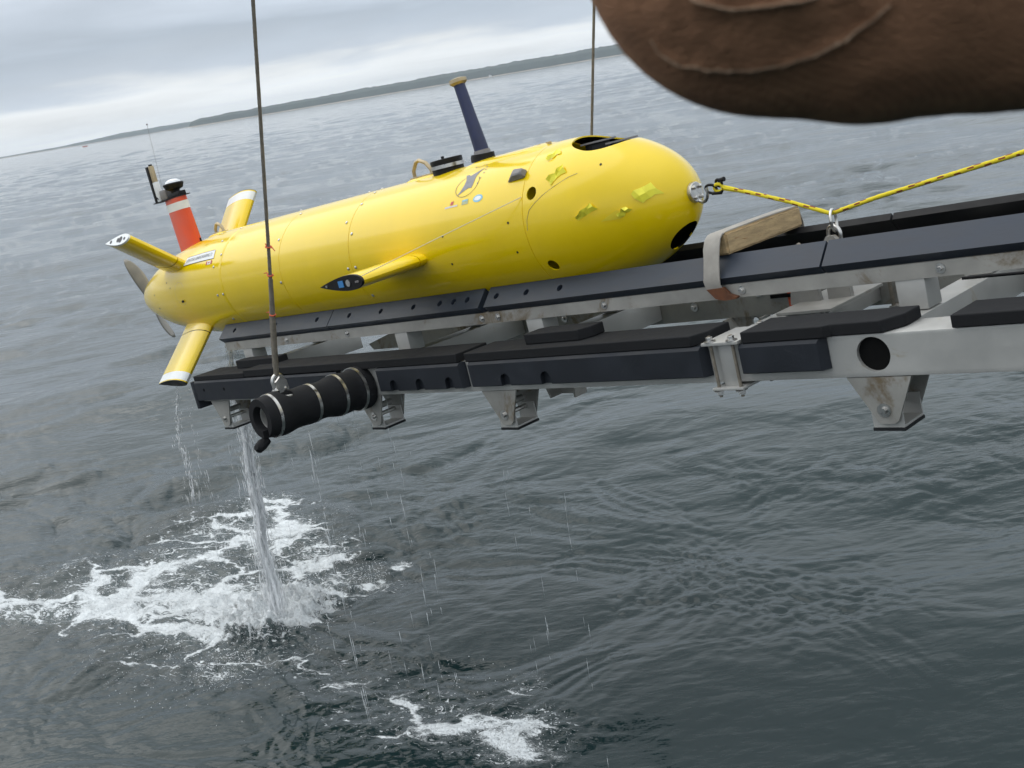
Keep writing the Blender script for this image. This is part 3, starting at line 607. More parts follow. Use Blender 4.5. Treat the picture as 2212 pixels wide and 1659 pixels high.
# name label on the tail with its lettering, and the flag
lab = decal('label', [(-4.03, 34.0), (-3.585, 34.0), (-3.597, 44.2), (-4.0, 43.8)], 'white', UV, .0026)
decal('label_border', [(-4.03, 33.8), (-3.585, 33.8), (-3.585, 34.2), (-4.03, 34.2)], 'ink', lab, .0034)
decal('label_border', [(-4.0, 43.6), (-3.597, 44.0), (-3.597, 44.4), (-4.0, 44.0)], 'ink', lab, .0034)
def lettering(text, x0, x1, ang, hdeg, tilt, m, parent, off=.002):
    cu = bpy.data.curves.new('lettering', 'FONT'); cu.body = text; cu.size = 1; to = bpy.data.objects.new('lettering', cu); COL.objects.link(to)
    me = bpy.data.meshes.new_from_object(to.evaluated_get(bpy.context.evaluated_depsgraph_get())); bpy.data.objects.remove(to, do_unlink=True); bpy.data.curves.remove(cu)
    xs = [v.co.x for v in me.vertices]; ys = [v.co.y for v in me.vertices]; w = max(xs)-min(xs); h = max(ys)-min(ys)
    for v in me.vertices:
        u = (v.co.x-min(xs))/w; t = (v.co.y-min(ys))/h; v.co = on_hull(x0+(x1-x0)*u, ang+tilt*u+hdeg*t, off)
    me.update(); return link('lettering', me, m, parent)
lettering('INTERNATIONAL SUBMARINE ENGINEERING LTD', -3.995, -3.62, 37.2, 3.8, .3, 'ink', lab, .0042)
fl = decal('flag', [(-3.677, 28.2), (-3.599, 28.4), (-3.599, 32.2), (-3.677, 32.0)], 'white', UV)
decal('flag_bar', [(-3.677, 28.2), (-3.660, 28.2), (-3.660, 32.0), (-3.677, 32.0)], 'red', fl, .002); decal('flag_bar', [(-3.616, 28.4), (-3.599, 28.4), (-3.599, 32.2), (-3.616, 32.2)], 'red', fl, .002)
leaf = [(0, -1), (.06, -.45), (.55, -.5), (.45, -.2), (.95, .15), (.7, .25), (.75, .55), (.4, .4), (.35, .5), (.5, .9), (.25, .75), (0, 1.15)]
decal('flag_leaf', [(-3.638+.014*x, 30.2+1.25*y) for x, y in leaf+[(-x, y) for x, y in leaf[-2:0:-1]]], 'red', fl, .002)
# porpoise emblem over a ring, and three small badges
emb = decal('emblem', [(-1.176, 38.6), (-1.158, 43.0), (-1.148, 47.5), (-1.149, 52.0), (-1.163, 56.5), (-1.181, 59.6), (-1.153, 59.4), (-1.139, 57.4), (-1.118, 59.8), (-1.078, 63.8), (-1.067, 64.6), (-1.082, 60.5), (-1.088, 55.5), (-1.083, 50.0), (-1.081, 46.6), (-1.084, 43.4), (-1.103, 44.2), (-1.127, 42.6), (-1.150, 40.6)], 'grey_print', UV)
def ring(cx, ca, rx, ra, w, t0, t1, m, parent, name='emblem_ring', n=40):
    vs = []; 
    for k in range(n+1):
        t = t0+(t1-t0)*k/n
        for e in (1, 1-w): vs.append(on_hull(cx+rx*e*math.cos(t), ca+ra*e*math.sin(t), .0013))
    return MB().add(vs, [(2*k, 2*k+2, 2*k+3, 2*k+1) for k in range(n)]).build(name, m, parent, 3.2)
ring(-1.124, 47.2, .080, 10.8, .035, 2.0, 7.0, 'ink', emb)
decal('badge', [(-1.25, 29.4), (-1.156, 29.6), (-1.156, 31.0), (-1.25, 30.8)], 'lilac_print', UV); decal('badge_mark', [(-1.213, 31.6), (-1.192, 31.6), (-1.188, 34.6), (-1.208, 34.6)], 'red', UV)
bd = decal('badge', [(-1.126, 29.6), (-1.080, 29.8), (-1.080, 33.8), (-1.126, 33.6)], 'sage_print', UV); decal('badge_mark', [(-1.122, 32.2), (-1.084, 32.4), (-1.084, 33.8), (-1.122, 33.6)], 'sky_print', bd, .002)
bd = decal('badge', ellipse(-1.011, 32.4, .034, 3.1), 'sky_print', UV); decal('badge_mark', ellipse(-1.011, 32.4, .024, 1.8), 'white', bd, .002)
ring(-1.14, 71.5, .03, 2.6, .12, 0, 6.283, 'cover', UV, 'port_ring')
for x, a in ((-1.15, 74), (-1.09, 71), (-1.06, 66), (-1.05, 62), (-1.045, 58), (-1.046, 52), (-1.05, 47)): decal('vent_hole', ellipse(x, a, .0045, .75, 10), 'cover', UV)
decal('panel_patch', [(-.98, 77), (-.95, 76), (-.93, 80), (-.96, 81)], 'cover', UV); decal('panel_patch', [(-1.11, 76), (-1.08, 75), (-1.07, 78), (-1.10, 79)], 'cover', UV)
# panel line round the access hatch on the nose
def seam_line(pts, m='cover', w=.0008, parent=UV):
    vs = []
    P = [on_hull(x, a, .0010) for x, a in pts]
    MB().tube(P, w, 4).build('panel_seam', m, parent)
seam_line([(-.40, 37), (-.439, 34.6), (-.51, 28.8), (-.577, 23.1), (-.625, 18.2), (-.657, 14), (-.676, 7.3), (-.684, 0)])
# bolts
BOLTS = [(-3.577, 55.3), (-3.492, 36.4), (-3.565, 24.3), (-3.564, -6.1), (-3.492, -6.0), (-3.581, -37.0), (-2.799, 37.5), (-2.790, -4.9), (-2.042, 57.4), (-2.104, 38.8), (-2.029, 26.4), (-2.095, -3.7), (-2.025, -3.6), (-1.619, -13.8), (-2.020, -33.5), (-2.889, 88), (-2.18, 88), (-2.058, 88), (-2.74, 70), (-3.49, 75), (-2.03, 75)]
for x, a in BOLTS:
    MB().tube([on_hull(x, a, -.002), on_hull(x, a, .003), on_hull(x, a, .006)], [.0085, .0085, .004], 10).build('bolt', 'steel', UV)
for x, a in ((-1.267, 7.8), (-1.26, -15.5), (-.799, 8.2), (-.793, -14.9), (-.305, 45)):
    MB().tube([on_hull(x, a, -.002), on_hull(x, a, .0012)], .006, 10).build('screw_hole', 'dark', UV)
MB().tube([on_hull(-4.071, -6.3, -.002), on_hull(-4.071, -6.3, .012)], .008, 8).build('drain_plug', 'dark', UV)
for x, a in ((-.86, 90), (-.80, 84), (-.77, 90), (-.74, 86)): MB().tube([on_hull(x, a, 0), on_hull(x, a, .012)], .011, 10).build('screw_cap', 'tan', UV)
# flapping bits of tape on the nose
def tape(xa, aa, xb, ab, w, seed, lift=1.0):
    g = random.Random(seed); n = 5; cols = 3; vs = []
    for i in range(n):
        t = i/(n-1); x = xa+(xb-xa)*t; a = aa+(ab-aa)*t; ww = w*(.55+.75*g.random())*(1.5 if i == n-1 else 1)
        for k in range(cols):
            q = k/(cols-1)-.5; l = (.002 if k in (0,) else g.uniform(.002, .020)*lift*(1 if 0 < i < n-1 else .7)); r = hull_r(x)
            vs.append(on_hull(x-q*ww*.8+g.uniform(-.004, .004), a+math.degrees(q*ww/r)+g.uniform(-.5, .5), .0012+l))
    o = MB().add(vs, [(i*cols+k, (i+1)*cols+k, (i+1)*cols+k+1, i*cols+k+1) for i in range(n-1) for k in range(cols-1)]).build('tape', 'tape', UV, .25)
    md = o.modifiers.new('th', 'SOLIDIFY'); md.thickness = .0007; o.data.polygons.foreach_set('use_smooth', [False]*len(o.data.polygons))
tape(-.600, 52.8, -.552, 61, .022, 1); tape(-.543, 32, -.472, 41.5, .020, 2, 1.2); tape(-.150, 9, -.085, 20.5, .038, 6, .8); tape(-.397, 1.0, -.313, 8.6, .018, 4, 1.1); tape(-.225, -4.6, -.179, 1.2, .017, 5, 1.1)
decal('tape_residue', [(-.30, -5), (-.22, -7), (-.20, -1), (-.23, 1.5)], mat('tape_residue', (.72, .56, .02), .5, var=(20, .1)), UV, .0022)
# bow planes
def foil(n=14, thick=.5):
    up = []
    for i in range(n+1):
        x = (1-math.cos(math.pi*i/n))/2; t = 5*.2*(.2969*x**.5-.126*x-.3516*x*x+.2843*x**3-.1036*x**4); up.append((x, t))
    return up+[(x, -t) for x, t in up[-2:0:-1]]
FO = foil()
def fin(name, xle, chord, ang, r0, r1, m, parent, gap=.045, band=None, th=1.05, tipm='dark', z0=0, tt=.012):
    # a plane: stub fairing, moving blade, tip cap; span direction at angle ang (0 near side, 90 up)
    a = math.radians(ang); sp = Vector((0, -math.cos(a), math.sin(a))); nn = Vector((0, math.sin(a), math.cos(a)))
    def ringp(r, k=1.0, dx=0): return [Vector((xle-dx-chord*(.5-.5*k)-x*chord*k, 0, z0))+sp*r+nn*(t*chord*th*k) for x, t in FO]
    def body(rs, name, m, par, ks=None):
        n = len(FO); vs = []
        for i, r in enumerate(rs): vs += ringp(r, ks[i] if ks else 1)
        fs = [(i*n+k, i*n+(k+1) % n, (i+1)*n+(k+1) % n, (i+1)*n+k) for i in range(len(rs)-1) for k in range(n)]+[tuple(range(n)), tuple(range(len(rs)*n-1, (len(rs)-1)*n-1, -1))]
        return MB().add(vs, fs).build(name, m, par, .6)
    blade = body([r0+gap+.006, r1-tt], name, m, parent)
    body([r0-.08, r0+gap], 'root_fairing', m, blade, [1.02, 1.0])
    body([r0+gap-.01, r0+gap+.016], 'root_gap', 'dark', blade, [.93, .93])
    if band:
        body([band, r1-tt-.008], 'tip_band', 'white', blade, [1.006, 1.006])
    body([r1-tt-.0005, r1], 'tip_cap', tipm, blade, [1.0, .985])
    return blade, ringp, sp, nn
bow, rp, sp, nn = fin('bow_plane', -1.425, .365, -1.5, .345, .752, 'yellow_fin', UV, gap=.04, z0=-.035)
tipc = Vector((0, 0, -.035))+sp*.754
for dx, r, m in ((.115, .017, 'steel'), (.30, .006, 'steel'), (.035, .006, 'cover'), (.05, .005, 'cover')):
    c = Vector((-1.425-dx, 0, 0))+tipc; MB().cyl(c-sp*.003, c+sp*.003, r, 14).build('tip_fastener', m, bow)
c = Vector((-1.425-.175, 0, 0))+tipc; MB().box((c.x-.02, c.y-.003, c.z-.016), (c.x+.02, c.y+.001, c.z+.016)).build('tip_sticker', mat('blue_sticker', (.05, .22, .5), .4, var=(30, .1)), bow)
fin('bow_plane', -1.425, .365, 181.5, .345, .752, 'yellow_fin', UV, gap=.04, z0=-.035)
# stern planes
fin('stern_plane', -4.02, .37, 37.5, .325, .745, 'yellow_fin', UV, gap=.06, tipm='white')
fin('stern_plane', -3.965, .40, -45.5, .325, .765, 'yellow_fin', UV, gap=.055, band=.695, tt=.004)
fin('stern_plane', -4.05, .38, 127, .325, .715, 'yellow_fin', UV, gap=.055, band=.640, tt=.004)
fin('stern_plane', -4.02, .38, -135, .325, .745, 'yellow_fin', UV, gap=.055, band=.69)
a = math.radians(37.5); sp2 = Vector((0, -math.cos(a), math.sin(a)))
for dx, r in ((.12, .022), (.16, .016), (.27, .012), (.06, .010)): 
    c = Vector((-4.02-dx, 0, 0))+sp2*.746; MB().cyl(c-sp2*.004, c+sp2*.002, r, 12).build('tip_fastener', 'ink', UV)
# mast with its antennas
FM = foil(12)
def mast():
    n = len(FM); vs = []
    for z, xl, ch in ((.20, -4.20, .335), (.652, -4.245, .308)):
        vs += [(xl-x*ch, t*ch*.9, z) for x, t in FM]
    o = MB().add(vs, [(k, (k+1) % n, n+(k+1) % n, n+k) for k in range(n)]+[tuple(range(n-1, -1, -1)), tuple(range(n, 2*n))]).build('mast', 'orange', UV, .6)
    vs = []
    for z in (.565, .620):
        t_ = (z-.2)/.452; xl = -4.20-.045*t_; ch = .335-.027*t_; vs += [(xl+.003-x*(ch+.006), t*(ch+.006)*.94, z) for x, t in FM]
    MB().add(vs, [(k, (k+1) % n, n+(k+1) % n, n+k) for k in range(n)]+[tuple(range(n-1, -1, -1)), tuple(range(n, 2*n))]).build('mast_band', 'white', o, .6)
    MB().box((-4.675, -.03, .653), (-4.225, .03, .659)).build('mast_plate', 'dark', o)
    an = MB().box((-4.662, -.02, .66), (-4.63, .015, .915), ch=.004).build('antenna', 'dark', o)
    MB().box((-4.629, -.016, .66), (-4.585, .016, .80), ch=.004).build('antenna_tape', 'white', an); MB().box((-4.629, -.014, .80), (-4.592, .014, .915), ch=.004).build('antenna_board', 'tan', an)
    MB().cyl((-4.612, 0, .915), (-4.612, 0, .926), .013, 10).build('antenna_cap', 'dark', an)
    MB().tube([(-4.58, 0, .66), (-4.62, -.02, .69), (-4.66, -.01, .68), (-4.67, 0, .655)], .005, 6).build('antenna_lead', 'dark', an)
    MB().box((-4.55, -.03, .659), (-4.455, .03, .73), ch=.012).build('connector', 'cover', o)
    MB().box((-4.44, -.028, .659), (-4.27, .028, .69), ch=.006).build('light_base', 'dark', o)
    st = MB().lathe([(.686, .03), (.705, .034), (.715, .06), (.745, .072), (.752, .070), (.755, .058)], 24, 'z', (-4.365, 0, 0)).build('strobe_light', 'dark', o)
    MB().lathe([(.753, .057), (.768, .05), (.778, .032), (.782, .006)], 24, 'z', (-4.365, 0, 0)).build('strobe_dome', 'glass', st)
    MB().tube([(-4.545, 0, .66), (-4.515, 0, .9), (-4.482, .0, 1.183)], .0011, 5).tube([(-4.482, 0, 1.18), (-4.481, 0, 1.19)], .006, 6).build('whip_antenna', 'cover', o)
    MB().tube([(-4.195, -.01, .30), (-4.19, -.012, .345)], .007, 6).build('mast_pin', 'dark', o)
mast()
# navy mast
bmx = MB().tube([(-1.225, 0, .352), (-1.225, 0, .372), (-1.222, 0, .372001), (-1.221, 0, .386)], [.062, .060, .060, .058], 28).build('mast_clamp', 'dark', UV)
MB().tube([(-1.222, 0, .37), (-1.223, 0, .42), (-1.245, 0, .58), (-1.267, 0, .742)], [.037, .036, .031, .0285], 24).build('navigation_mast', 'blue', UV)
MB().tube([(-1.2655, 0, .732), (-1.2665, 0, .742), (-1.267, 0, .743), (-1.268, 0, .760), (-1.2685, 0, .766)], [.032, .043, .045, .044, .02], 24).build('mast_cap', 'tan', UV)
MB().tube([(-1.2215, 0, .378), (-1.2225, 0, .402)], [.046, .040], 24).build('mast_collar', 'cover', UV)
# raised fairing along the top, round cap, lifting bails, sensor
def pad_patch(name, x0, x1, a0, a1, lift, m, nx=14, na=14, ex=.12):
    vs = []; fs = []
    for i in range(nx+1):
        for j in range(na+1):
            u, v = i/nx, j/na; e = min(1, min(u, 1-u)/ex if ex else 1, min(v, 1-v)/ex); e = e*e*(3-2*e); vs.append(on_hull(x0+(x1-x0)*u, a0+(a1-a0)*v, -.004+(lift+.004)*e))
    fs = [(i*(na+1)+j, (i+1)*(na+1)+j, (i+1)*(na+1)+j+1, i*(na+1)+j+1) for i in range(nx) for j in range(na)]
    return MB().add(vs, fs).build(name, m, UV, 3.2)
pad_patch('top_fairing', -1.30, -.715, 71, 109, .012, 'yellow')
pad_patch('bail_seat', -1.80, -1.56, 80, 100, .008, 'yellow')
pad_patch('bail_seat', -3.99, -3.84, 78, 102, .008, 'yellow')
MB().lathe([(.335, .082), (.36, .082), (.361, .080), (.3625, .080), (.363, .086), (.383, .086), (.384, .080), (.386, .080), (.387, .084), (.408, .084), (.410, .080)], 36, 'z', (-1.498, 0, 0)).build('hatch_cap', 'dark', UV)
MB().lathe([(.364, .0875), (.382, .0875), (.382, .08), (.364, .08)], 36, 'z', (-1.498, 0, 0), closed=True).build('hatch_ring', 'steel', UV)
MB().cyl((-1.498, -.02, .408), (-1.498, -.02, .424), .008, 8).build('hatch_knob', 'dark', UV)
def bail(x0, x1, h, base):
    xm = (x0+x1)/2; w = (x1-x0)*.42
    o = MB().tube([(xm-w, 0, base), (xm-w*.98, 0, base+h*.45), (xm-w*.5, 0, base+h*.93), (xm-w*.1, 0, base+h), (xm+w*.55, 0, base+h*.75), (xm+w*.95, 0, base+h*.3), (xm+w, 0, base)], .0105, 8).build('lifting_bail', 'tan', UV, .8)
    MB().box((x0, -.025, base-.008), (x1+.01, .025, base+.006), ch=.003).build('bail_base', 'tan', o)
bail(-1.79, -1.615, .085, .353); bail(-3.985, -3.865, .062, .345)
MB().add([on_hull(-.825, 39, .0), on_hull(-.705, 40, .0), on_hull(-.705, 47.5, .0), on_hull(-.80, 49.5, .0), on_hull(-.775, 42, .030), on_hull(-.712, 41.5, .034), on_hull(-.714, 46, .034), on_hull(-.775, 47, .032)],
         [(0, 3, 2, 1), (4, 5, 6, 7), (0, 1, 5, 4), (1, 2, 6, 5), (2, 3, 7, 6), (3, 0, 4, 7)]).build('sensor_wedge', 'cover', UV, .3).modifiers.new('b', 'BEVEL').width = .006
# nose plate with its bolts, U-bolt and tow shackle
npl = MB().lathe([(-.018, .043), (-.0015, .043), (.001, .040), (.001, .004)], 32).build('nose_plate', 'steel', UV)
for a in (45, 135, 225, 315):
    y, z = .030*math.cos(math.radians(a)), .030*math.sin(math.radians(a)); MB().tube([(-.001, y, z), (.010, y, z), (.014, y, z)], [.009, .009, .004], 8).build('bolt', 'steel', npl)
MB().torus((.018, 0, .002), .038, .0068, (.1, 1, .1), 20, 8, arc=(-.2, 3.5), squash=1.3).build('eye', 'steel', npl)
# propeller: hub and two blades
hub = MB().lathe([(-5.183, .030), (-5.22, .034), (-5.265, .032), (-5.295, .020), (-5.30, .004)], 24).build('propeller_hub', 'bronze', UV)
def blade(t0, s):
    n = 12; vs = []
    for i in range(n+1):
        q = i/n; r = .025+.315*q; ch = .085*math.sin(math.pi*(.18+.72*q))**.8*(1 if q < .9 else 1-.55*((q-.9)/.1)); tw = math.radians(62-38*q); sk = .05*q*q
        for k in range(7):
            c = (k/6-.5)*ch*1.2; y0 = c*math.cos(tw)+sk; x0 = c*math.sin(tw); rot = math.radians(t0); y, z = -r*math.cos(rot)-y0*math.sin(rot), r*math.sin(rot)-y0*math.cos(rot)
            vs.append((-5.24-x0-.06*q*q*s, y, z))
    o = MB().add(vs, [(i*7+k, i*7+k+1, (i+1)*7+k+1, (i+1)*7+k) for i in range(n) for k in range(6)]).build('propeller_blade', 'bronze', hub, 3.2)
    o.modifiers.new('th', 'SOLIDIFY').thickness = .006
blade(84, .6); blade(264, -.4)
for k, (x, a) in enumerate(((-4.62, 8), (-4.6, -14), (-4.25, 12), (-4.32, 20))): MB().tube([on_hull(x, a, -.002), on_hull(x, a, .0012)], .005, 8).build('screw_hole', 'dark', UV)
ring(-4.085, 3, .085, 13.5, .012, .3, 5.4, 'cover', UV, 'panel_seam')

# ---------------------------------------------------------------- lines, shackles and lashings
def world_obj(mb, name, m, label, cat, group=None, smooth=.8):
    o = mb.build(name, m, None, smooth); o.matrix_world = FR; return tag(o, label, cat, group)
UPL = R3.transposed() @ Vector((0, 0, 1))       # straight up, in cradle coordinates
def cable(start, k, length, label, cat, group, lower=1.6):
    d = (UPL+Vector((k, 0, 0))).normalized(); u = d.cross(Vector((0, 1, 0))).normalized(); w = d.cross(u); mb = MB(); n = int(length/.012)
    for s in range(6):
        pts = []
        for i in range(n+1):
            t = i/n*length; a = 2*math.pi*(t/.11+s/6); rr = .0050; pts.append(Vector(start)+d*t+rr*(math.cos(a)*u+math.sin(a)*w))
        mb.tube(pts, .0038, 5)
    o = world_obj(mb, 'hoist_cable', 'wire', label, cat, group)
    return o, d, u, w
cs = Vector((-1.88, -1.068, -.405))
cb, d, u, w = cable(cs, .30, 2.6, 'long steel hoist cable in front of the yellow hull, tied with orange twine', 'cable', 'hoist cables')
MB().tube([cs-d*.0, cs+d*.25, cs+d*.5], [.013, .0125, .011], 10).tube([cs+u*.016+d*.04, cs+u*.016+d*.3, cs+u*.009+d*.42], [.008, .008, .004], 8).build('eye_splice', 'wire', cb)
for t, m_ in ((.52, 1), (.66, -1), (.32, 1), (2.08, 1), (2.20, -1)):
    p = cs+d*t; MB().torus(p, .0135, .0035, d, 14, 6).tube([p+u*.012*m_, p+u*.03*m_+d*.004, p+u*.05*m_-d*.006], [.003, .003, .0022], 6).tube([p-u*.012*m_, p-u*.024*m_+d*.008], .003, 6).build('twine_tie', 'twine', cb)
fs_ = Vector((-1.88, 1.165+.10, -.405))
cable(fs_, .22, 3.2, 'steel hoist cable rising behind the nose of the yellow hull', 'cable', 'hoist cables')
def bow_shackle(c, up, side, R, r, label, name='lifting_shackle', m='steel', hgt=1.5):
    up = Vector(up).normalized(); side = Vector(side).normalized(); pts = []
    for i in range(25):
        a = math.pi*i/24; pts.append(Vector(c)+side*R*math.cos(a)+up*(R*math.sin(a)*1.1))
    pts = [Vector(c)+side*R*.8-up*R*hgt]+pts+[Vector(c)-side*R*.8-up*R*hgt]
    mb = MB().tube(pts, r, 10); o = world_obj(mb, name, m, label, 'shackle')
    b = Vector(c)-up*R*hgt; MB().cyl(b-side*R*1.35, b+side*R*1.35, r*1.15, 12).build('pin', m, o); MB().cyl(b+side*R*1.2, b+side*R*1.5, r*1.8, 6).build('pin_nut', m, o)
    MB().torus(b+side*R*.8, r*1.5, r*.9, side, 14, 6).torus(b-side*R*.8, r*1.5, r*.9, side, 14, 6).build('eye', m, o)
    return o
bow_shackle(cs-UPL*.030, UPL, (0, 1, 0), .030, .009, 'galvanised shackle joining the cable to the black foam wrapped arm')
bow_shackle(fs_-UPL*.030, UPL, (0, 1, 0), .030, .009, 'far shackle under the cable that rises behind the yellow hull')
# tow rope
def rope(pts, r, label):
    P = [Vector(p) for p in pts]; out = []
    for i in range(len(P)-1):
        seg = (P[i+1]-P[i]).length; n = max(2, int(seg/.012)); out += [P[i].lerp(P[i+1], k/n) for k in range(n)]
    out.append(P[-1]); n = 8
    mb = MB().tube(out, [r*(1+.06*math.sin(i*1.9)) for i in range(len(out))], n)
    for f in range(len(out)-1):
        for k in range(n):
            if (f+k*2) % 9 in (0, 1) and (f//4+k) % 4 != 1: mb.mi[f*n+k] = 1
    return world_obj(mb, 'tow_rope', ['rope', 'fleck'], label, 'rope')
tr = rope([(.135, 0, -.004), (.25, 0, -.042), (.42, 0, -.105), (.588, 0, -.176), (.612, 0, -.176), (.80, 0, -.145), (1.263, 0, -.088), (4.2, 0, .33)], .0085, 'yellow tow rope with red flecks running from the nose eye')
MB().torus((.112, 0, -.001), .020, .0075, (0, 1, .2), 18, 8, squash=.8).build('rope_eye', 'rope', tr)
MB().tube([(.14, 0, -.006), (.19, 0, -.022)], [.0115, .0095], 8).build('whipping', 'rope', tr)
sh = world_obj(MB().torus((.074, 0, .0), .026, .0058, (0, 1, .5), 20, 8, squash=.8).torus((.118, 0, .018), .016, .0055, (.2, 1, .3), 16, 8).tube([(.118, .0, .028), (.150, -.004, .030)], [.008, .010], 8).tube([(.075, 0, -.02), (.12, 0, -.022), (.13, 0, -.012)], [.006, .008, .005], 8), 'snap_shackle', 'dark', 'dark snap shackle between the nose eye and tow rope', 'shackle')
rg = world_obj(MB().torus((.600, 0, -.205), .036, .006, (1, .25, 0), 28, 8, squash=1.15), 'steel_ring', 'steel', 'steel ring holding the tow rope above the cradle rails', 'ring')
bow_shackle((.592, 0, -.262), (0, 0, 1), (.9, -.3, 0), .034, .008, 'grey bow shackle under the tow rope ring', 'bow_shackle', 'steel', 1.0)
# thin twine from the nose to the bow plane
world_obj(MB().tube([on_hull(-.705, 25, .004), Vector((-1.065, -.535, .058)), Vector((-1.421, -.752, -.032))], .0022, 6), 'twine', 'string', 'thin pale twine stretched from the nose to the bow plane', 'twine')
# timber and strap across the runners
wb = bmesh.new(); bmesh.ops.create_cube(wb, size=1)
for v in wb.verts: v.co = Vector((.25+v.co.x*.085, .005+v.co.y*.545, -.199+v.co.z*.086))
bmesh.ops.bevel(wb, geom=list(wb.edges), offset=.008, segments=2, affect='EDGES'); bmesh.ops.subdivide_edges(wb, edges=[e for e in wb.edges if e.calc_length() > .3], cuts=14)
for v in wb.verts: v.co += Vector(noise.noise_vector(v.co*22))*.0035
world_obj(MB().bm(wb), 'timber_block', 'wood', 'weathered timber block lying across the runners ahead of the nose', 'timber')
def ribbon(pts, w, th, x):
    vs = []; n = len(pts)
    for i, (y, z, dx) in enumerate(pts):
        p0, p1 = Vector(pts[max(i-1, 0)][:2]), Vector(pts[min(i+1, n-1)][:2]); t = (p1-p0).normalized(); nn_ = Vector((-t.y, t.x))
        for sgn, s2 in ((-1, 0), (1, 0), (1, 1), (-1, 1)):
            q = Vector((y, z))+nn_*th*s2; vs.append((x+dx+sgn*w/2*(1+.04*math.sin(i*2.1)), q.x, q.y))
    fs = [(i*4+k, i*4+(k+1) % 4, (i+1)*4+(k+1) % 4, (i+1)*4+k) for i in range(n-1) for k in range(4)]+[(3, 2, 1, 0), tuple((n-1)*4+k for k in range(4))]
    return MB().add(vs, fs)
st = world_obj(ribbon([(.30, -.30, 0), (.295, -.22, 0), (.28, -.160, 0), (.262, -.1535, 0), (.2, -.1525, .002), (0, -.150, .004), (-.15, -.1515, .002), (-.245, -.1525, 0), (-.272, -.156, 0), (-.290, -.170, -.002), (-.305, -.205, -.006), (-.318, -.25, -.008), (-.332, -.30, -.010), (-.337, -.325, -.012), (-.336, -.345, -.012), (-.331, -.362, -.010)], .074, .005, .246), 'webbing_strap', 'webbing', 'grey webbing strap lashed over the timber block', 'strap', smooth=.9)
st.data.polygons.foreach_set('use_smooth', [True]*len(st.data.polygons))
MB().prism([(.20, -.358), (.275, -.356), (.30, -.385), (.335, -.398), (.33, -.405), (.275, -.408), (.235, -.398)], -.335, -.315, 'y').build('strap_hook', 'rust', st, .5)

# ---------------------------------------------------------------- falling water
def water_mat():
    m = bpy.data.materials.new('aerated_water'); m.use_nodes = True; nt = m.node_tree; N = nt.nodes; L = nt.links
    b = N['Principled BSDF']; b.inputs['Base Color'].default_value = (.88, .91, .93, 1); b.inputs['Roughness'].default_value = .35; b.inputs['Specular IOR Level'].default_value = .4
    tc = N.new('ShaderNodeTexCoord'); mp = N.new('ShaderNodeMapping'); mp.inputs['Scale'].default_value = (90, 90, 7); L.new(tc.outputs['Object'], mp.inputs[0])
    n = N.new('ShaderNodeTexNoise'); n.inputs['Scale'].default_value = 1; n.inputs['Detail'].default_value = 6; n.inputs['Roughness'].default_value = .65; L.new(mp.outputs[0], n.inputs['Vector'])
    r = N.new('ShaderNodeMapRange'); r.inputs[1].default_value = .34; r.inputs[2].default_value = .62; r.inputs[3].default_value = .30; r.inputs[4].default_value = 1.0; L.new(n.outputs[0], r.inputs[0])
    tl = N.new('ShaderNodeBsdfTranslucent'); tl.inputs[0].default_value = (.93, .95, .97, 1); m1 = N.new('ShaderNodeMixShader'); m1.inputs[0].default_value = .5; L.new(b.outputs[0], m1.inputs[1]); L.new(tl.outputs[0], m1.inputs[2])
    tr_ = N.new('ShaderNodeBsdfTransparent'); m2 = N.new('ShaderNodeMixShader'); L.new(r.outputs[0], m2.inputs[0]); L.new(tr_.outputs[0], m2.inputs[1]); L.new(m1.outputs[0], m2.inputs[2]); L.new(m2.outputs[0], N['Material Output'].inputs[0])
    return m
WM = water_mat()
def froth_mat():
    m = bpy.data.materials.new('white_water'); m.use_nodes = True; N = m.node_tree.nodes; L = m.node_tree.links; b = N['Principled BSDF']; b.inputs['Base Color'].default_value = (.90, .92, .94, 1); b.inputs['Roughness'].default_value = .4
    n = N.new('ShaderNodeTexNoise'); n.inputs['Scale'].default_value = 40; r = N.new('ShaderNodeValToRGB'); r.color_ramp.elements[0].color = (.90, .92, .94, 1); r.color_ramp.elements[1].color = (.98, .985, .99, 1); L.new(n.outputs[0], r.inputs[0]); L.new(r.outputs[0], b.inputs['Base Color'])
    tl = N.new('ShaderNodeBsdfTranslucent'); tl.inputs[0].default_value = (.98, .985, .99, 1); mx = N.new('ShaderNodeMixShader'); mx.inputs[0].default_value = .5; L.new(b.outputs[0], mx.inputs[1]); L.new(tl.outputs[0], mx.inputs[2]); L.new(mx.outputs[0], N['Material Output'].inputs[0]); return m
FM_ = froth_mat()
DM = mat('water_drop', (.80, .84, .87), .12, trans=.35, var=(30, .05)); 
def spindles(name, items, label, m=DM):
    mb = MB()
    for p, ln, r, d in items:
        p = Vector(p); d = Vector(d); e = p-d*ln; u = d.cross(Vector((0, 1, 0))).normalized(); w = d.cross(u); c = p.lerp(e, .35)
        vs = [p]+[c+r*(math.cos(a)*u+math.sin(a)*w) for a in (0, 1.5708, 3.1416, 4.7124)]+[e]
        mb.add(vs, [(0, 1, 2), (0, 2, 3), (0, 3, 4), (0, 4, 1), (5, 2, 1), (5, 3, 2), (5, 4, 3), (5, 1, 4)])
    return tag(mb.build(name, m, None, 3.2), label, 'water drops', kind='stuff')
tail_src = fw((-4.06, -.06, -.345)); land = Vector((-1.90, 7.21, .0))
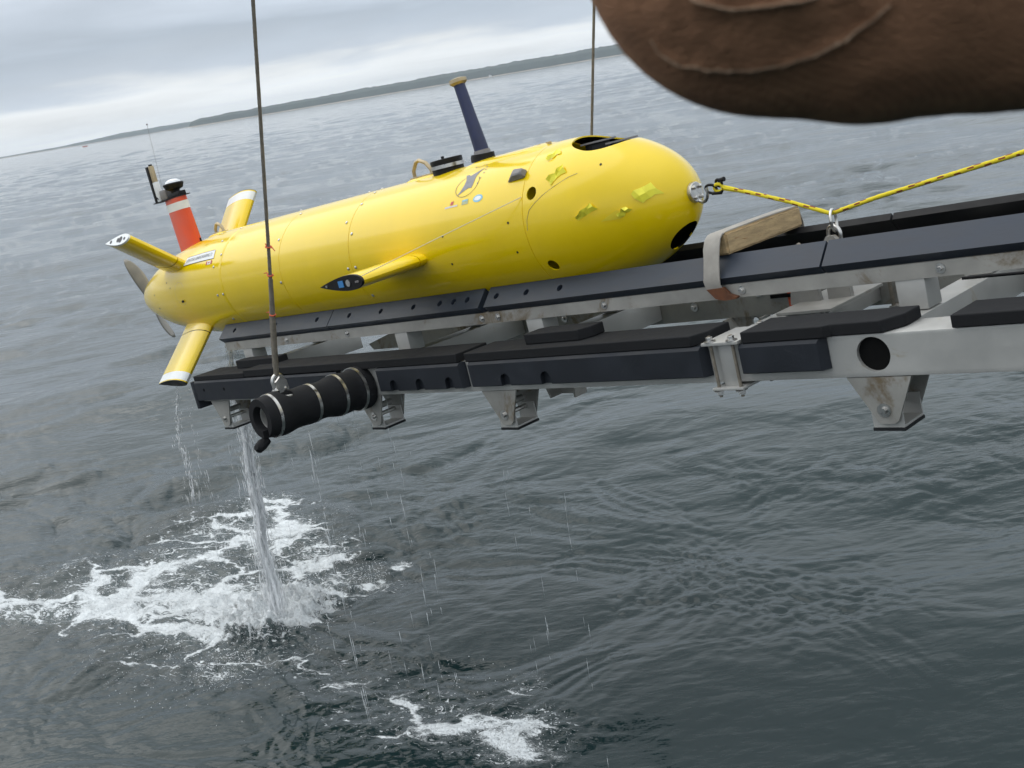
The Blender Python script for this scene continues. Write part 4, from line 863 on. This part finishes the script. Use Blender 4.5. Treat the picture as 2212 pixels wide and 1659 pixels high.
def torrent(src, land, n, w0, w1, seed, r0, r1, l0, l1, tmax=1.0, core=.55):
    g = random.Random(seed); out = []
    for i in range(n):
        t = g.random()**.85*tmax; s_ = math.sqrt(t); a = g.uniform(0, 6.283); q = abs(g.gauss(0, core)); wd = w0+(w1-w0)*t
        wob = .014*math.sin(t*9+seed)+.008*math.sin(t*23)
        p = Vector((src[0]+(land[0]-src[0])*s_+wob+math.cos(a)*q*wd, src[1]+(land[1]-src[1])*s_+math.sin(a)*q*wd, src[2]+(land[2]-src[2])*t))
        d = Vector((-(land[0]-src[0])*.35+math.cos(a)*.03, -(land[1]-src[1])*.35+math.sin(a)*.03, src[2]-land[2])).normalized()
        out.append((p, g.uniform(l0, l1)*(.6+.7*t), g.uniform(r0, r1)*(1.25-.6*min(1, q)), d))
    return out
core = MB(); gq = random.Random(31)
for i in range(16):                                # the solid heart of the stream
    ph = gq.uniform(0, 9); a_ = gq.uniform(0, 6.283); q_ = gq.uniform(.15, .9); t0 = gq.uniform(0, .35) if i > 5 else 0; t1 = 1 if i % 2 else gq.uniform(.6, 1); pts = []; rr_ = []
    for k in range(61):
        t = t0+(t1-t0)*k/60; s_ = math.sqrt(t); wd = .022+.030*t
        pts.append(Vector((tail_src.x+(land.x-tail_src.x)*s_+.014*math.sin(t*9+4)+.008*math.sin(t*23)+math.cos(a_+t*2)*q_*wd, tail_src.y+(land.y-tail_src.y)*s_+math.sin(a_+t*2)*q_*wd, tail_src.z+(land.z-tail_src.z)*t)))
        rr_.append((.007+.009*t)*(.55+.75*abs(noise.noise((t*17+ph, i*3.1, 0))))*min(1, .15+6*(t1-t)/(t1-t0), .15+6*(t-t0)/(t1-t0)))
    core.tube(pts, rr_, 7)
tag(core.build('falling_water', FM_, None, 3.2), 'thick white stream pouring from the tail into the sea', 'falling water', kind='stuff')
spindles('falling_water', torrent(tail_src, land, 1500, .045, .105, 4, .0012, .0046, .03, .16), 'ragged spray round the stream pouring from the tail', FM_)
ps = fw((-4.15, -.515, -.545)); pf = fw((-4.02, -.52, -.55))
spindles('falling_water', torrent(ps, (ps.x-.10, ps.y+.05, .9), 210, .012, .06, 7, .0009, .0026, .02, .10)+torrent(pf, (pf.x-.02, pf.y+.03, .5), 60, .02, .10, 8, .0008, .0020, .03, .12), 'broken thin trails dripping from the lower stern plane', FM_)
g = random.Random(12); it = []
DN = Vector((0, 0, 1))
def column(p, n, sx, zlo, zhi, rmin=.0007, rmax=.0017, lmin=.03, lmax=.16):
    for _ in range(n):
        z = g.uniform(zlo, zhi); it.append(((p[0]+g.gauss(0, sx), p[1]+g.gauss(0, sx), z), g.uniform(lmin, lmax), g.uniform(rmin, rmax), Vector((g.gauss(0, .012), g.gauss(0, .012), 1)).normalized()))
for x in (-3.62, -3.55, -3.35, -3.1, -2.9, -2.6, -2.3, -2.15, -2.0, -1.7): 
    p = fw((x, -.52, -.66)); column(p, 11, .007, .1, p.z)
p = fw((-2.05, -.9, -.72)); column(p, 40, .008, .05, p.z, .0009, .0022, .06, .2); p = fw((-1.7, -.62, -.66)); column(p, 22, .012, .1, p.z)
for x in (-1.0, -.88, -.62):
    p = fw((x, -.52, -.66)); column(p, 12, .010, .0, p.z, .0005, .0011, .04, .14)
for x in (-4.1, -4.0, -3.9): p = fw((x, -.3, -.5)); column(p, 6, .05, .2, p.z)
spindles('water_drops', it, 'streaks of water dripping from the cradle beams', WM)
it = []
for cx, cy, R_, n, hz in ((-1.85, 7.15, .30, 900, .20), (-1.27, 7.46, .13, 260, .11), (-2.1, 6.42, .18, 260, .06), (-.24, 5.1, .22, 420, .06), (-2.4, 7.4, .6, 260, .05), (-2.2, 6.75, .6, 300, .04), (-.8, 5.55, .5, 220, .03), (-1.7, 6.2, .7, 200, .02)):
    for _ in range(n):
        a = g.uniform(0, 6.283); q = R_*math.sqrt(g.random())*1.25; z = abs(g.gauss(0, hz))*(1.2-q/R_*.6)+.01
        it.append(((cx+q*math.cos(a), cy+q*math.sin(a), max(.005, z)), g.uniform(.003, .010), g.uniform(.0012, .0040), Vector((g.gauss(0, .5), g.gauss(0, .5), 1)).normalized()))
spindles('spray', it, 'spray of droplets thrown up round the foam', FM_)

# ---------------------------------------------------------------- a person's sleeve close to the lens
def sleeve():
    D = .50; k = D/2400
    def at(px, py, dz=0): return Vector((0, 0, H)) + CAM3 @ Vector(((px-28-1106)*k, -(py-829.5)*k, -D+dz))
    path = [at(1560, -2600, .05), at(1600, -1700, .03), at(1640, -1000, .01), at(1665, -600, 0), at(1682, -300), at(1690, -205), at(1712, -175), at(1800, -172), at(1980, -178), at(2250, -190, .0), at(2700, -205, .02), at(3300, -220, .04)]
    P = []; n = len(path)
    for i in range(n-1):
        for t in np.linspace(0, 1, 14, endpoint=False):
            p0, p1, p2, p3 = path[max(i-1, 0)], path[i], path[i+1], path[min(i+2, n-1)]
            P.append(.5*((2*p1)+(p2-p0)*t+(2*p0-5*p1+4*p2-p3)*t*t+(3*p1-p0-3*p2+p3)*t**3))
    P.append(path[-1]); m = len(P); na = 84
    nz = CAM3 @ Vector((0, 0, 1)); vs = []; surf = {}
    cum = [0]
    for i in range(1, m): cum.append(cum[-1]+(P[i]-P[i-1]).length)
    elbow = min(range(m), key=lambda i: (P[i]-at(1694, -190)).length); Lc = cum[elbow]
    T = []
    for i in range(m):
        t = Vector((0, 0, 0))
        for q in range(-6, 7):
            a, b = max(0, min(m-1, i+q-1)), max(0, min(m-1, i+q+1)); t += (P[b]-P[a])*math.exp(-(q/3)**2)
        T.append(t.normalized())
    def surface(i, j, extra=0):
        t = T[i]; side = t.cross(nz).normalized(); th = 2*math.pi*j/na; dirv = side*math.cos(th)+nz*math.sin(th); s = cum[i]-Lc
        rad = .0885
        fold = -.001+.0025*noise.noise((s*9, math.cos(th)*1.2, math.sin(th)*1.2))+.0028*math.sin(s*95+3*math.cos(th)+2.2*noise.noise((s*8, th, 3)))*math.exp(-(s/.11)**2)*(.5+.5*math.sin(th*1.0+.4))+.0012*noise.noise((s*55, th*5, 7))
        return P[i]+dirv*(rad+fold+extra)
    for i in range(m):
        for j in range(na): vs.append(surface(i, j))
    fs = [(i*na+j, i*na+(j+1) % na, (i+1)*na+(j+1) % na, (i+1)*na+j) for i in range(m-1) for j in range(na)]+[tuple(range(na)), tuple(range(m*na-1, (m-1)*na-1, -1))]
    o = MB().add(vs, fs).build('person', 'canvas', None, 3.2)
    tag(o, 'person in a brown canvas jacket, bent elbow filling the top corner', 'person')
    return o, surface, elbow, m, na, P, at
SL, surface, elbow, m_, na_, P_, at_ = sleeve()
def sleeve_patch():
    # nearest surface point for a curve traced on the side that faces the lens
    cam_p = Vector((0, 0, H)); pts = {}
    allv = [v.co.copy() for v in SL.data.vertices]
    from mathutils.bvhtree import BVHTree
    bv = BVHTree.FromPolygons(allv, [tuple(p.vertices) for p in SL.data.polygons])
    def hit(px, py):
        d = (CAM3 @ Vector((px-1106, -(py-829.5), -2400))).normalized(); h, nrm, _, _ = bv.ray_cast(cam_p, d, 3); return h, nrm
    def curve_y(c, x): return float(np.interp(x, [p[0] for p in c], [p[1] for p in c]))
    def layer(c, top, lift, name, cols=60, rows=16):
        # a second thickness of cloth whose hem follows the curve c; it lies on the sleeve below
        vs = []; x0, x1 = c[0][0], c[-1][0]
        for i in range(cols+1):
            x = x0+(x1-x0)*i/cols; yb = curve_y(c, x)
            for j in range(rows+1):
                v = j/rows; y = yb+(top-yb)*v; h, nr = hit(x, y)
                if h is None: h = bv.find_nearest(at_(x, y))[0]
                e = min(1, i/cols*12, (1-i/cols)*12); lf = lift*(1-.55*v)*e*(1+.5*noise.noise((x*.012, y*.012, 5)))+(.0022 if j < 2 else 0)*e
                vs.append(h+(cam_p-h).normalized()*(lf if j > 0 else -.001)+Vector(noise.noise_vector((x*.03, y*.03, 2)))*.0008)
        fs = [(i*(rows+1)+j, (i+1)*(rows+1)+j, (i+1)*(rows+1)+j+1, i*(rows+1)+j+1) for i in range(cols) for j in range(rows)]
        o = MB().add(vs, fs).build(name, 'canvas', SL, 3.2)
        q = [vs[i*(rows+1)+1] for i in range(2, cols-1)]
        MB().tube(q, [.0008*(.4+1.5*abs(noise.noise((i*.6, 0, 2)))) for i in range(len(q))], 6).build('worn_hem', 'seam', o, 3.2)
    layer([(1385, 20), (1398, 85), (1425, 130), (1470, 155), (1535, 166), (1610, 165), (1690, 158), (1760, 132), (1820, 100), (1880, 55), (1940, 0)], -40, .0036, 'elbow_patch')
    layer([(1475, -15), (1500, 4), (1540, 22), (1590, 27), (1650, 22), (1720, 10), (1780, -10)], -60, .006, 'sleeve_fold')
sleeve_patch()

# ---------------------------------------------------------------- far specks: a red boat and a white house
def polar(az, d, z=0): a = math.radians(az); return Vector((d*math.sin(a), d*math.cos(a), z))
bt = empty('motor_boat', Matrix.Translation(polar(azpx(184, 318), 1500)), 'tiny red boat far out near the low shore', 'boat')
MB().prism([(-3, .1), (3.2, .1), (3.8, 1.1), (-3.1, 1.0)], -1, 1, 'y').build('hull', 'copper', bt); MB().box((-1.6, -.7, 1.0), (.4, .7, 1.9), ch=.05).build('cabin', 'white', bt)
hz = empty('house', Matrix.Translation(polar(azpx(1058, 158), 3470, 1.0)), 'tiny white house on the shore of the headland', 'house')
MB().box((-4, -4, 0), (4, 4, 4.5)).build('wall', 'white', hz); MB().prism([(-4.5, 4.5), (4.5, 4.5), (0, 7)], -4.4, 4.4, 'y').build('roof', 'cover', hz)
